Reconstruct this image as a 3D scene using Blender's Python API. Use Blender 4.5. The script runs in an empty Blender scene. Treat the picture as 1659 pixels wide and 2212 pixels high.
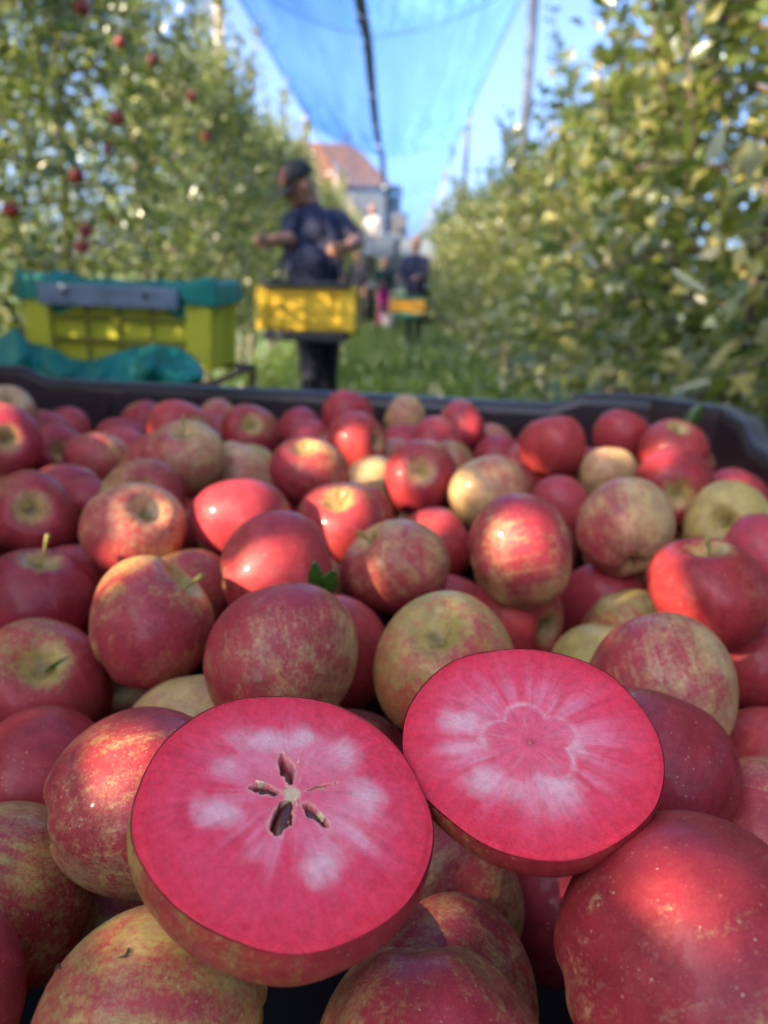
import bpy, bmesh, math, random
import numpy as np
from mathutils import Vector, Matrix

# ------------------------------------------------------------------ camera, sky, sun, exposure
scene = bpy.context.scene
CAM = Vector((0, 0, 1.10))
CAM_R = Matrix.Rotation(math.radians(0.5), 3, 'Z') @ Matrix.Rotation(math.radians(90 - 16.8), 3, 'X') @ Matrix.Rotation(math.radians(1.7), 3, 'Z')
cam_data = bpy.data.cameras.new('camera')
cam = bpy.data.objects.new('camera', cam_data)
scene.collection.objects.link(cam)
cam.matrix_world = Matrix.Translation(CAM) @ CAM_R.to_4x4()
cam_data.sensor_fit = 'VERTICAL'
cam_data.sensor_height = 34.6
cam_data.lens = 26.0
cam_data.clip_start = 0.01
cam_data.clip_end = 2000
cam_data.dof.use_dof = True
cam_data.dof.focus_distance = 0.245
cam_data.dof.aperture_fstop = 8.6
scene.camera = cam

SUN_EL = math.radians(27)
SUN_FROM = Vector((-0.80, -0.55, 0)).normalized() * math.cos(SUN_EL) + Vector((0, 0, math.sin(SUN_EL)))
world = bpy.data.worlds.new('World')
scene.world = world
world.use_nodes = True
wn = world.node_tree
sky = wn.nodes.new('ShaderNodeTexSky')
sky.sky_type = 'NISHITA'
sky.sun_disc = False
sky.sun_elevation = SUN_EL
sky.sun_rotation = math.atan2(SUN_FROM.x, SUN_FROM.y)
sky.ozone_density = 4.2
sky.air_density = 0.45
sky.dust_density = 4.4
wn.nodes['Background'].inputs['Strength'].default_value = 0.15
wn.links.new(sky.outputs[0], wn.nodes['Background'].inputs['Color'])

sun_data = bpy.data.lights.new('sun', 'SUN')
sun_data.energy = 2.9
sun_data.angle = math.radians(0.4)
sun_data.color = (1.0, 0.80, 0.56)
sun = bpy.data.objects.new('sun', sun_data)
sun.rotation_euler = SUN_FROM.to_track_quat('Z', 'Y').to_euler()
sun.location = (0, 0, 20)
scene.collection.objects.link(sun)

scene.view_settings.view_transform = 'Standard'
scene.view_settings.look = 'None'
scene.view_settings.gamma = 1.0
scene.view_settings.exposure = 2.36
scene.render.engine = 'CYCLES'
scene.cycles.use_denoising = True
scene.cycles.max_bounces = 8
scene.cycles.transparent_max_bounces = 16
scene.cycles.sample_clamp_indirect = 6.0
scene.cycles.caustics_reflective = False
scene.cycles.caustics_refractive = False

# ------------------------------------------------------------------ helpers
C = scene.collection
random.seed(7)
FPX = 1662.0

def W(px, py, depth):
    """the point that the photograph shows at px, py (1659 wide), a given distance away"""
    return CAM + CAM_R @ Vector(((px - 829.5) / FPX, -(py - 1106) / FPX, -1.0)) * depth

def mesh(name, verts, faces, smooth=False):
    me = bpy.data.meshes.new(name)
    me.from_pydata([tuple(v) for v in verts], [], faces)
    if smooth:
        me.polygons.foreach_set('use_smooth', [True] * len(me.polygons))
    me.update()
    return me

def obj(name, me, mat=None, parent=None):
    o = bpy.data.objects.new(name, me)
    C.objects.link(o)
    if parent is not None:
        o.parent = parent
    if mat is not None and len(me.materials) == 0:
        me.materials.append(mat)
    return o

def tag(o, label, cat=None, group=None, kind=None):
    if label: o['label'] = label
    if cat: o['category'] = cat
    if group: o['group'] = group
    if kind: o['kind'] = kind
    return o

def thing(name, label, cat, loc=(0, 0, 0), group=None, rot=None):
    o = bpy.data.objects.new(name, None)
    o.empty_display_size = 0.1
    C.objects.link(o)
    o.location = loc
    if rot is not None: o.rotation_euler = rot
    return tag(o, label, cat, group)

class MB:
    def __init__(self):
        self.v = []; self.f = []
    def add(self, v, f):
        n = len(self.v); self.v += [tuple(p) for p in v]; self.f += [tuple(i + n for i in q) for q in f]
        return self
    def box(self, c, s, rz=0.0, bev=0.0):
        cx, cy, cz = c; sx, sy, sz = s[0] / 2, s[1] / 2, s[2] / 2
        b = min(bev, sx * .9, sy * .9, sz * .9)
        M = Matrix.Rotation(rz, 3, 'Z')
        if b <= 0:
            vs = [(x, y, z) for z in (-sz, sz) for y in (-sy, sy) for x in (-sx, sx)]
            fs = [(0, 2, 3, 1), (4, 5, 7, 6), (0, 1, 5, 4), (2, 6, 7, 3), (0, 4, 6, 2), (1, 3, 7, 5)]
        else:
            bm = bmesh.new()
            bmesh.ops.create_cube(bm, size=1.0)
            for v in bm.verts: v.co = (v.co.x * 2 * sx, v.co.y * 2 * sy, v.co.z * 2 * sz)
            bmesh.ops.bevel(bm, geom=list(bm.edges), offset=b, segments=2, profile=0.5, affect='EDGES')
            bm.verts.index_update()
            vs = [v.co[:] for v in bm.verts]; fs = [tuple(v.index for v in f.verts) for f in bm.faces]
            bm.free()
        return self.add([M @ Vector(p) + Vector(c) for p in vs], fs)
    def tube(self, pts, rad, n=8, caps=True):
        pts = [Vector(p) for p in pts]
        if not hasattr(rad, '__len__'): rad = [rad] * len(pts)
        vs = []; fs = []
        prev = None
        for i, p in enumerate(pts):
            d = (pts[min(i + 1, len(pts) - 1)] - pts[max(i - 1, 0)]).normalized()
            a = d.orthogonal().normalized() if prev is None else (prev - d * prev.dot(d)).normalized()
            prev = a
            b = d.cross(a)
            for k in range(n):
                t = 2 * math.pi * k / n
                vs.append(p + (a * math.cos(t) + b * math.sin(t)) * rad[i])
        for i in range(len(pts) - 1):
            for k in range(n):
                k2 = (k + 1) % n
                fs.append((i * n + k, i * n + k2, (i + 1) * n + k2, (i + 1) * n + k))
        if caps:
            fs.append(tuple(range(n - 1, -1, -1)))
            m = (len(pts) - 1) * n
            fs.append(tuple(range(m, m + n)))
        return self.add(vs, fs)
    def build(self, name, mat, parent=None, smooth=False):
        return obj(name, mesh(name, self.v, self.f, smooth), mat, parent)

# ------------------------------------------------------------------ materials
def new_mat(name):
    m = bpy.data.materials.new(name)
    m.use_nodes = True
    return m, m.node_tree.nodes, m.node_tree.links, m.node_tree.nodes['Principled BSDF']

def node(ns, t, **kw):
    n = ns.new(t)
    for k, v in kw.items(): setattr(n, k, v)
    return n

def mathn(ns, ls, op, a, b=None, clamp=False):
    n = ns.new('ShaderNodeMath'); n.operation = op; n.use_clamp = clamp
    for i, x in enumerate((a, b)):
        if x is None: continue
        if isinstance(x, (int, float)): n.inputs[i].default_value = x
        else: ls.new(x, n.inputs[i])
    return n.outputs[0]

def mixc(ns, ls, fac, a, b, mode='MIX'):
    n = ns.new('ShaderNodeMix'); n.data_type = 'RGBA'; n.blend_type = mode
    for i, x in ((0, fac), (6, a), (7, b)):
        if isinstance(x, (int, float)): n.inputs[i].default_value = x
        elif isinstance(x, tuple): n.inputs[i].default_value = (*x[:3], 1)
        else: ls.new(x, n.inputs[i])
    return n.outputs[2]

def ramp(ns, ls, x, lo, hi, a=0.0, b=1.0):
    n = ns.new('ShaderNodeMapRange'); n.interpolation_type = 'SMOOTHSTEP'
    ls.new(x, n.inputs[0])
    n.inputs[1].default_value = lo; n.inputs[2].default_value = hi
    n.inputs[3].default_value = a; n.inputs[4].default_value = b
    return n.outputs[0]

def noise(ns, ls, vec, scale, detail=3.0, rough=0.55):
    n = ns.new('ShaderNodeTexNoise')
    n.inputs['Scale'].default_value = scale; n.inputs['Detail'].default_value = detail; n.inputs['Roughness'].default_value = rough
    if vec is not None: ls.new(vec, n.inputs['Vector'])
    return n.outputs[0]

def simple(name, col, rough=0.5, var=0.25, scale=8.0, metal=0.0, bump=0.0, spec=0.5):
    m, ns, ls, p = new_mat(name)
    tc = ns.new('ShaderNodeTexCoord')
    nz = noise(ns, ls, tc.outputs['Object'], scale, 5, 0.6)
    dark = tuple(c * (1 - var) for c in col); lite = tuple(min(1, c * (1 + var)) for c in col)
    ls.new(mixc(ns, ls, ramp(ns, ls, nz, .3, .7), dark, lite), p.inputs['Base Color'])
    ls.new(ramp(ns, ls, nz, .2, .8, max(0, rough - .08), min(1, rough + .08)), p.inputs['Roughness'])
    p.inputs['Metallic'].default_value = metal
    p.inputs['Specular IOR Level'].default_value = spec
    if bump:
        b = ns.new('ShaderNodeBump'); b.inputs['Strength'].default_value = bump; b.inputs['Distance'].default_value = 0.002
        ls.new(noise(ns, ls, tc.outputs['Object'], scale * 12, 4), b.inputs['Height']); ls.new(b.outputs[0], p.inputs['Normal'])
    return m

def apple_material():
    m, ns, ls, p = new_mat('apple_skin')
    tc = ns.new('ShaderNodeTexCoord')
    info = ns.new('ShaderNodeObjectInfo')
    def attr(nm):
        a = ns.new('ShaderNodeAttribute'); a.attribute_type = 'OBJECT'; a.attribute_name = nm
        return a.outputs['Fac']
    blush, ground, deep = attr('blush'), attr('ground'), attr('deep')
    pos = tc.outputs['Object']
    off = ns.new('ShaderNodeVectorMath'); off.operation = 'ADD'
    cx = ns.new('ShaderNodeCombineXYZ')
    ls.new(mathn(ns, ls, 'MULTIPLY', info.outputs['Random'], 91.0), cx.inputs[0])
    ls.new(mathn(ns, ls, 'MULTIPLY', info.outputs['Random'], 37.0), cx.inputs[1])
    ls.new(pos, off.inputs[0]); ls.new(cx.outputs[0], off.inputs[1])
    q = off.outputs[0]
    sep = ns.new('ShaderNodeSeparateXYZ'); ls.new(pos, sep.inputs[0])
    # streaks running from stem to calyx
    mp = ns.new('ShaderNodeMapping'); mp.inputs['Scale'].default_value = (1, 1, .16)
    ls.new(q, mp.inputs[0])
    streak = noise(ns, ls, mp.outputs[0], 9.0, 5, .68)
    n1 = noise(ns, ls, q, 1.5, 3, .5)
    n2 = noise(ns, ls, q, 9.0, 6, .68)
    fine = noise(ns, ls, q, 55.0, 3, .7)
    def madd(a, k, b):  # a*k + b
        return mathn(ns, ls, 'ADD', mathn(ns, ls, 'MULTIPLY', a, k), b)
    s = madd(blush, 1.9, -1.12)
    s = mathn(ns, ls, 'ADD', s, mathn(ns, ls, 'MULTIPLY', sep.outputs[0], .42))
    s = mathn(ns, ls, 'ADD', s, madd(n1, 1.5, -.75))
    s = mathn(ns, ls, 'ADD', s, madd(streak, 1.7, -.85))
    s = mathn(ns, ls, 'ADD', s, madd(n2, .7, -.35))
    n3 = noise(ns, ls, q, 26.0, 5, .7)
    s = mathn(ns, ls, 'ADD', s, madd(n3, 1.5, -.75))
    n4 = noise(ns, ls, q, 80.0, 3, .7)
    s = mathn(ns, ls, 'ADD', s, madd(n4, .8, -.4))
    mask = ramp(ns, ls, s, -.55, .52)
    # ground colour round the stem
    r2 = mathn(ns, ls, 'SQRT', mathn(ns, ls, 'ADD', mathn(ns, ls, 'MULTIPLY', sep.outputs[0], sep.outputs[0]), mathn(ns, ls, 'MULTIPLY', sep.outputs[1], sep.outputs[1])))
    rr = mathn(ns, ls, 'ADD', r2, madd(streak, .5, -.25))
    cav = mathn(ns, ls, 'MULTIPLY', ramp(ns, ls, rr, .46, .2), ramp(ns, ls, sep.outputs[2], .1, .4))
    mask = mathn(ns, ls, 'MULTIPLY', mask, mathn(ns, ls, 'SUBTRACT', 1.0, mathn(ns, ls, 'MULTIPLY', cav, .88)))
    calx = mathn(ns, ls, 'MULTIPLY', ramp(ns, ls, rr, .40, .12), ramp(ns, ls, sep.outputs[2], -.1, -.5))
    mask = mathn(ns, ls, 'MULTIPLY', mask, mathn(ns, ls, 'SUBTRACT', 1.0, mathn(ns, ls, 'MULTIPLY', calx, .6)))
    red = mixc(ns, ls, deep, (.60, .052, .058), (.25, .005, .012))
    red2 = mixc(ns, ls, ramp(ns, ls, streak, .35, .7), red, mixc(ns, ls, deep, (.66, .11, .09), (.34, .014, .018)))
    grd = mixc(ns, ls, ground, (.42, .38, .07), (.64, .45, .19))
    grd2 = mixc(ns, ls, ramp(ns, ls, n2, .35, .7), grd, mixc(ns, ls, ground, (.50, .39, .10), (.64, .36, .19)))
    red2 = mixc(ns, ls, mathn(ns, ls, 'MULTIPLY', info.outputs['Random'], .55), red2, mixc(ns, ls, deep, (.46, .03, .085), (.20, .004, .026)))
    col = mixc(ns, ls, mask, grd2, red2)
    col = mixc(ns, ls, 1.0, col, mixc(ns, ls, ramp(ns, ls, noise(ns, ls, q, 3.4, 6, .7), .3, .7), (.74, .68, .70), (1.1, 1.08, 1.05)), 'MULTIPLY')
    # net of russet in the cavity
    col = mixc(ns, ls, mathn(ns, ls, 'MULTIPLY', mathn(ns, ls, 'MULTIPLY', ramp(ns, ls, rr, .22, .05), ramp(ns, ls, sep.outputs[2], .1, .4)), .8), col, (.16, .12, .035))
    # lenticels
    vo = ns.new('ShaderNodeTexVoronoi'); vo.inputs['Scale'].default_value = 13.0; ls.new(q, vo.inputs['Vector'])
    dotsize = madd(n2, .20, .0)
    dots = mathn(ns, ls, 'MULTIPLY', ramp(ns, ls, mathn(ns, ls, 'SUBTRACT', vo.outputs['Distance'], dotsize), .035, -.035), ramp(ns, ls, noise(ns, ls, q, 4.0, 2), .38, .6))
    soft = ns.new('ShaderNodeMath'); soft.operation = 'MULTIPLY'; ls.new(dots, soft.inputs[0]); soft.inputs[1].default_value = .75
    col = mixc(ns, ls, soft.outputs[0], col, (.68, .48, .28))
    vo2 = ns.new('ShaderNodeTexVoronoi'); vo2.inputs['Scale'].default_value = 24.0; ls.new(q, vo2.inputs['Vector'])
    d2 = mathn(ns, ls, 'MULTIPLY', mathn(ns, ls, 'LESS_THAN', vo2.outputs['Distance'], madd(n1, .20, -.02)), .32)
    col = mixc(ns, ls, d2, col, (.66, .42, .26))
    col = mixc(ns, ls, ramp(ns, ls, fine, .3, .75, 0.0, .09), col, (.55, .27, .18))
    # waxy bloom in patches
    wax = ramp(ns, ls, noise(ns, ls, q, 2.6, 5, .65), .50, .80, 0.0, .10)
    col = mixc(ns, ls, wax, col, (.58, .36, .34))
    ls.new(col, p.inputs['Base Color'])
    ls.new(mathn(ns, ls, 'ADD', ramp(ns, ls, n2, .25, .75, .34, .50), wax), p.inputs['Roughness'])
    p.inputs['Specular IOR Level'].default_value = .22
    p.inputs['Coat Weight'].default_value = .16
    p.inputs['Coat Roughness'].default_value = .07
    b = ns.new('ShaderNodeBump'); b.inputs['Strength'].default_value = .10; b.inputs['Distance'].default_value = .02
    ls.new(mathn(ns, ls, 'ADD', madd(dots, .12, 0.0), mathn(ns, ls, 'ADD', mathn(ns, ls, 'MULTIPLY', fine, .22), n2)), b.inputs['Height'])
    ls.new(b.outputs[0], p.inputs['Normal'])
    return m

def flesh_material():
    m, ns, ls, p = new_mat('apple_flesh')
    a = ns.new('ShaderNodeVertexColor'); a.layer_name = 'flesh'
    tc = ns.new('ShaderNodeTexCoord')
    g = noise(ns, ls, tc.outputs['Object'], 46.0, 4, .75)
    g2 = noise(ns, ls, tc.outputs['Object'], 17.0, 4, .65)
    col = mixc(ns, ls, ramp(ns, ls, g, .3, .75, .0, .22), a.outputs[0], (.98, .22, .30))
    col = mixc(ns, ls, ramp(ns, ls, g2, .40, .68, .0, .35), col, mixc(ns, ls, 1.0, a.outputs[0], (.92, .40, .50), 'MULTIPLY'))
    ls.new(col, p.inputs['Base Color'])
    ls.new(ramp(ns, ls, g2, .3, .7, .28, .55), p.inputs['Roughness'])
    p.inputs['Coat Weight'].default_value = .05; p.inputs['Coat Roughness'].default_value = .12
    p.inputs['Subsurface Weight'].default_value = .25
    p.inputs['Subsurface Radius'].default_value = (1.0, .35, .3)
    p.inputs['Subsurface Scale'].default_value = .003
    p.inputs['Specular IOR Level'].default_value = .25
    b = ns.new('ShaderNodeBump'); b.inputs['Strength'].default_value = .35; b.inputs['Distance'].default_value = .012
    ls.new(g, b.inputs['Height']); ls.new(b.outputs[0], p.inputs['Normal'])
    return m

def leaf_material(name, tint=(1, 1, 1), trans=.38):
    m, ns, ls, p = new_mat(name)
    a = ns.new('ShaderNodeVertexColor'); a.layer_name = 'leaf'
    col = mixc(ns, ls, 1.0, a.outputs[0], tint, 'MULTIPLY')
    ls.new(col, p.inputs['Base Color'])
    p.inputs['Roughness'].default_value = .22
    p.inputs['Specular IOR Level'].default_value = .75
    t = ns.new('ShaderNodeBsdfTranslucent')
    ls.new(mixc(ns, ls, .5, col, (.35, .40, .05)), t.inputs['Color'])
    mx = ns.new('ShaderNodeMixShader'); mx.inputs[0].default_value = trans
    ls.new(p.outputs[0], mx.inputs[1]); ls.new(t.outputs[0], mx.inputs[2])
    ls.new(mx.outputs[0], ns['Material Output'].inputs['Surface'])
    return m

def cloth_net_material():
    m, ns, ls, p = new_mat('hail_netting')
    tc = ns.new('ShaderNodeTexCoord')
    mp = ns.new('ShaderNodeMapping'); mp.inputs['Scale'].default_value = (3.0, .28, .5)
    ls.new(tc.outputs['Object'], mp.inputs[0])
    folds = noise(ns, ls, mp.outputs[0], 2.2, 4, .6)
    d = ns.new('ShaderNodeBsdfDiffuse'); d.inputs[0].default_value = (.14, .34, .76, 1)
    t = ns.new('ShaderNodeBsdfTranslucent'); t.inputs[0].default_value = (.16, .36, .78, 1)
    dt = ns.new('ShaderNodeMixShader'); dt.inputs[0].default_value = .5
    ls.new(d.outputs[0], dt.inputs[1]); ls.new(t.outputs[0], dt.inputs[2])
    tr = ns.new('ShaderNodeBsdfTransparent'); tr.inputs[0].default_value = (.42, .68, 1.0, 1)
    mx = ns.new('ShaderNodeMixShader')
    den = ns.new('ShaderNodeAttribute'); den.attribute_name = 'bay_shade'
    ls.new(mathn(ns, ls, 'MULTIPLY', ramp(ns, ls, folds, .35, .65, .3, 1.0), den.outputs['Fac']), mx.inputs[0])
    ls.new(mixc(ns, ls, den.outputs['Fac'], (.80, .92, 1.0), (.40, .66, 1.0)), tr.inputs[0])
    ls.new(tr.outputs[0], mx.inputs[1]); ls.new(dt.outputs[0], mx.inputs[2])
    ls.new(mx.outputs[0], ns['Material Output'].inputs['Surface'])
    return m

M = {}
M['apple'] = apple_material()
M['flesh'] = flesh_material()
M['stem'] = simple('apple_stem', (.30, .26, .06), .6, .4, 3)
M['calyx'] = simple('dried_calyx', (.10, .07, .03), .8, .4, 4)
M['seed'] = simple('apple_seed', (.10, .024, .010), .22, .35, 3, spec=.7)
M['membrane'] = simple('core_membrane', (.80, .62, .36), .55, .25, 20, bump=.3)
M['leaf'] = leaf_material('tree_leaf')
M['leaf_r'] = leaf_material('tree_leaf_right', (1.10, 1.0, .88))
M['bark'] = simple('bark', (.12, .085, .06), .85, .45, 14, bump=.6)
M['twig'] = simple('twig_bark', (.16, .10, .06), .8, .4, 14)
M['tree_apple'] = simple('hanging_apple_skin', (.26, .028, .03), .38, .6, 3)
M['bin'] = simple('bin_plastic', (.024, .013, .015), .42, .35, 5, bump=.15)
M['bin_rim'] = simple('bin_rim_plastic', (.030, .019, .021), .36, .35, 9, bump=.2)
M['rim_sheen'] = simple('plastic_edge_sheen', (.07, .07, .085), .42, .4, 30)  # pale blue-grey colour stands in for the sky's sheen on the rim
M['crate_green'] = simple('crate_plastic_yellow_green', (.60, .56, .035), .5, .14, 3)
M['crate_shade'] = simple('crate_plastic_shade', (.24, .22, .02), .5, .14, 3)  # darkened so the colour carries the shadow of the panel grid
M['crate_yellow'] = simple('crate_plastic_yellow', (.62, .40, .02), .5, .14, 3)
M['crate_orange'] = simple('crate_plastic_orange', (.72, .36, .04), .5, .14, 3)
M['teal'] = simple('teal_fabric', (.004, .22, .17), .6, .25, 6, bump=.3)
M['greybar'] = simple('grey_blue_board', (.19, .23, .30), .6, .25, 9)
M['black'] = simple('black_webbing', (.018, .02, .026), .6, .3, 9)
M['rust'] = simple('rusty_steel', (.13, .05, .03), .7, .4, 16)
M['concrete'] = simple('post_concrete', (.26, .20, .17), .8, .3, 6)
M['cable'] = simple('steel_cable', (.09, .11, .15), .5, .2, 6)
M['seam'] = simple('net_seam_band', (.06, .09, .15), .6, .3, 4)
M['clip'] = simple('net_clip_plastic', (.85, .9, .95), .4, .05, 4)
M['net'] = cloth_net_material()
M['skin'] = simple('person_skin', (.30, .145, .095), .5, .12, 12)
M['navy'] = simple('navy_cotton', (.004, .008, .036), .85, .3, 10)
M['navytrousers'] = simple('dark_navy_trousers', (.008, .009, .022), .85, .3, 10)
M['shoe'] = simple('work_shoe', (.02, .018, .017), .7, .3, 10)
M['cap'] = simple('dark_cap_cloth', (.005, .007, .012), .8, .3, 10)
M['capbrim'] = simple('cap_brim_red', (.12, .035, .035), .7, .2, 10)
M['hair'] = simple('dark_hair', (.02, .014, .01), .6, .3, 30)
M['hair_light'] = simple('ginger_hair', (.36, .16, .06), .6, .3, 30)
M['white'] = simple('white_cotton', (.42, .37, .34), .85, .08, 10)
M['magenta'] = simple('magenta_cotton', (.32, .005, .16), .85, .2, 10)
M['greenjacket'] = simple('dark_green_jacket', (.012, .035, .035), .8, .3, 10)
M['roof'] = simple('clay_roof_tile', (.13, .058, .038), .8, .2, 1.2)
M['plaster'] = simple('pale_plaster', (.10, .092, .086), .85, .1, .8)
M['greywall'] = simple('grey_render', (.09, .09, .10), .85, .15, .8)
M['glass'] = simple('window_glass', (.03, .04, .05), .12, .2, 2)
M['machine'] = simple('platform_grey_paint', (.17, .20, .23), .5, .15, 4)
M['tyre'] = simple('tyre_rubber', (.015, .015, .016), .8, .3, 12)

def ground_material():
    m, ns, ls, p = new_mat('orchard_ground')
    tc = ns.new('ShaderNodeTexCoord')
    n1 = noise(ns, ls, tc.outputs['Object'], .9, 5, .6)
    n2 = noise(ns, ls, tc.outputs['Object'], 9.0, 6, .7)
    g = mixc(ns, ls, ramp(ns, ls, n2, .3, .7), (.035, .075, .014), (.11, .17, .035))
    c = mixc(ns, ls, ramp(ns, ls, n1, .46, .64, 0, .85), g, (.10, .07, .04))
    ls.new(c, p.inputs['Base Color']); p.inputs['Roughness'].default_value = .95
    return m
M['ground'] = ground_material()

# ------------------------------------------------------------------ ground
S = 500.0
g = obj('ground', mesh('ground', [(-S, -S, 0), (S, -S, 0), (S, S, 0), (-S, S, 0)], [(0, 1, 2, 3)]), M['ground'])
tag(g, 'grassy orchard floor between the tree rows', None, None, 'structure')

# ------------------------------------------------------------------ house behind the orchard
def pt(px, Y):  # x on the aisle's ground at distance Y, seen in photo column px (near the horizon)
    return (px - 862) / FPX * Y
HY = 75.0
house = thing('farmhouse', 'pale farmhouse with a clay tiled roof beyond the end of the rows', 'house', (-7.6, HY + 4.5, 0))
hw, hd, hh, rh = 6.2, 4.5, 9.3, 4.0
MB().box((0, 0, hh / 2), (2 * hw, 2 * hd, hh)).build('wall', M['plaster'], house)
ov = .5
ridge = [(-hw + 3.5, 0, hh + rh), (hw - 3.2, 0, hh + rh)]
ev = [(-hw - ov, -hd - ov, hh + .01), (hw + ov, -hd - ov, hh + .01), (hw + ov, hd + ov, hh + .01), (-hw - ov, hd + ov, hh + .01)]
rv = ev + ridge + [(x, y, z - .25) for x, y, z in ev]
rf = [(0, 1, 5, 4), (1, 2, 5), (2, 3, 4, 5), (3, 0, 4), (6, 7, 1, 0), (7, 8, 2, 1), (8, 9, 3, 2), (9, 6, 0, 3), (9, 8, 7, 6)]
roof = obj('roof', mesh('roof', rv, rf), M['roof'], house)
# tile courses on the front slope, real ridges
tc_ = MB()
for i in range(1, 14):
    t = i / 14
    a = Vector(ev[0]).lerp(Vector(ridge[0]), t); b = Vector(ev[1]).lerp(Vector(ridge[1]), t)
    tc_.tube([a + Vector((0, -.03, .03)), b + Vector((0, -.03, .03))], .06, 4)
tcs = tc_.build('tile_course', M['roof'], roof); tcs['kind'] = 'stuff'
MB().box((hw - 3.9, .6, hh + rh + .1), (.8, .8, 1.6), 0, .04).build('chimney', M['greywall'], roof)
for i, x in enumerate((-4.2, -1.2, 1.8, 4.4)):
    for z in (2.6, 6.4):
        wdw = MB().box((x, -hd - .03, z), (1.1, .1, 1.5), 0, .02).build('window', M['plaster'], house)
        MB().box((x, -hd - .085, z), (.86, .05, 1.26)).build('pane', M['glass'], wdw)
annex = thing('grey_annex', 'tall grey side building joined to the farmhouse end', 'building', (-.9, HY + 5, 0))
MB().box((0, 0, 4.6), (1.9, 7, 9.2)).build('wall', M['greywall'], annex)
MB().box((0, 0, 9.32), (2.1, 7.3, .22)).build('roof', M['greywall'], annex)
wdw = MB().box((.3, -3.53, 5.6), (.7, .1, 1.0)).build('window', M['plaster'], annex)
MB().box((.3, -3.59, 5.6), (.52, .05, .8)).build('pane', M['glass'], wdw)

# ------------------------------------------------------------------ posts, cables and the hail net
XL, XR = -1.95, 1.30
POST_Y = [9.1 + 8.0 * k for k in range(0, 8)]
HEDGE, HMID = 4.10, 3.52
def post(x, y, label, group=None):
    r = thing('net_post', label, 'post', (x, y, 0), group)
    MB().tube([(0, 0, -.1), (0, 0, 2), (0, 0, 4.32)], [.068, .063, .056], 10).build('pole', M['concrete'], r, True)
    MB().tube([(0, 0, 4.32), (0, 0, 4.40)], [.075, .06], 10).build('cap', M['cable'], r)
    MB().tube([(0, 0, 4.06), (0, 0, 4.14)], [.064, .064], 10).build('cable_clamp', M['cable'], r)
    return r
lab_r = ['nearest post on the right side, its upper part lit by the sun', 'second post along the right row, standing at the far end of the first net bay', 'third post along the right row']
lab_l = ['dark post rising from the left row of trees']
for k, y in enumerate(POST_Y):
    post(XR, y, lab_r[k] if k < 3 else 'far pale post of the right row, beyond the third one', None if k < 3 else 'far posts of the right row')
    post(XL, y, lab_l[k] if k < 1 else 'far post of the left row hidden among the trees', None if k < 1 else 'far posts of the left row')
post(XR, 1.1, 'post of the right row beside the bin', 'posts beside the bin'); post(XL, 1.1, 'post of the left row beside the bin', 'posts beside the bin')

net = thing('hail_net', 'pale blue hail net hung between the two rows over the aisle', 'net', (0, 0, 0))
ys = [1.1] + POST_Y
def net_z(u, y):
    # u in -1..1 across, sagging from the side cables; rises to each cross cable
    k = (y - 1.1) / 8.0
    f = k - math.floor(k)
    bay = 4 * f * (1 - f)
    z = HMID + (HEDGE - HMID) * abs(u) ** 1.7
    z -= .20 * bay * (1 - .55 * abs(u) ** 2)
    z += .018 * math.sin(u * 21 + .4 * math.sin(y)) * bay
    return z
NU, NV = 72, 8 * 14
nv = []; nf = []
Y0, Y1 = 1.1, POST_Y[-1]
NV = int((Y1 - Y0) / 8 * 16)
for j in range(NV + 1):
    y = Y0 + (Y1 - Y0) * j / NV
    for i in range(NU + 1):
        u = -1 + 2 * i / NU
        f = ((y - 1.1) / 8.0) % 1.0
        pull = .07 * 4 * f * (1 - f)      # edges drawn in between the posts
        x = (XL + XR) / 2 + u * ((XR - XL) / 2 - .04 - pull)
        nv.append((x, y, net_z(u, y)))
for j in range(NV):
    for i in range(NU):
        a = j * (NU + 1) + i
        nf.append((a, a + 1, a + NU + 2, a + NU + 1))
nme = mesh('netting', nv, nf, True)
ga = nme.attributes.new('bay_shade', 'FLOAT', 'POINT')
def bay_shade(y):
    f = ((y - 1.1) / 8.0) % 1.0   # bay shading put into the net's density, thicker towards each far cable
    return (.48 + .52 * max(0, min(1, (f - .3) / .5)) + .15 * math.exp(-f / .03)) * (1.0 if y < 17.1 else .36)   # the far bays are drawn thinner
ga.data.foreach_set('value', [bay_shade(v[1]) for v in nv])
obj('netting', nme, M['net'], net)
for y in ys:
    pts = []
    for i in range(25):
        u = -1 + i / 12
        pts.append(((XL + XR) / 2 + u * (XR - XL) / 2, y, net_z(u, y) + .012))
    MB().tube(pts, .010, 6).build('cross_cable', M['cable'], net, True)
for sx, u in ((XL, -1), (XR, 1)):
    pts = []
    for j in range(0, NV + 1):
        y = Y0 + (Y1 - Y0) * j / NV
        f = ((y - 1.1) / 8.0) % 1.0
        pts.append((sx - u * (.04 + .07 * 4 * f * (1 - f)), y, net_z(1, y) + .012))
    MB().tube(pts, .014, 6).build('edge_cable', M['cable'], net, True)
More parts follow.
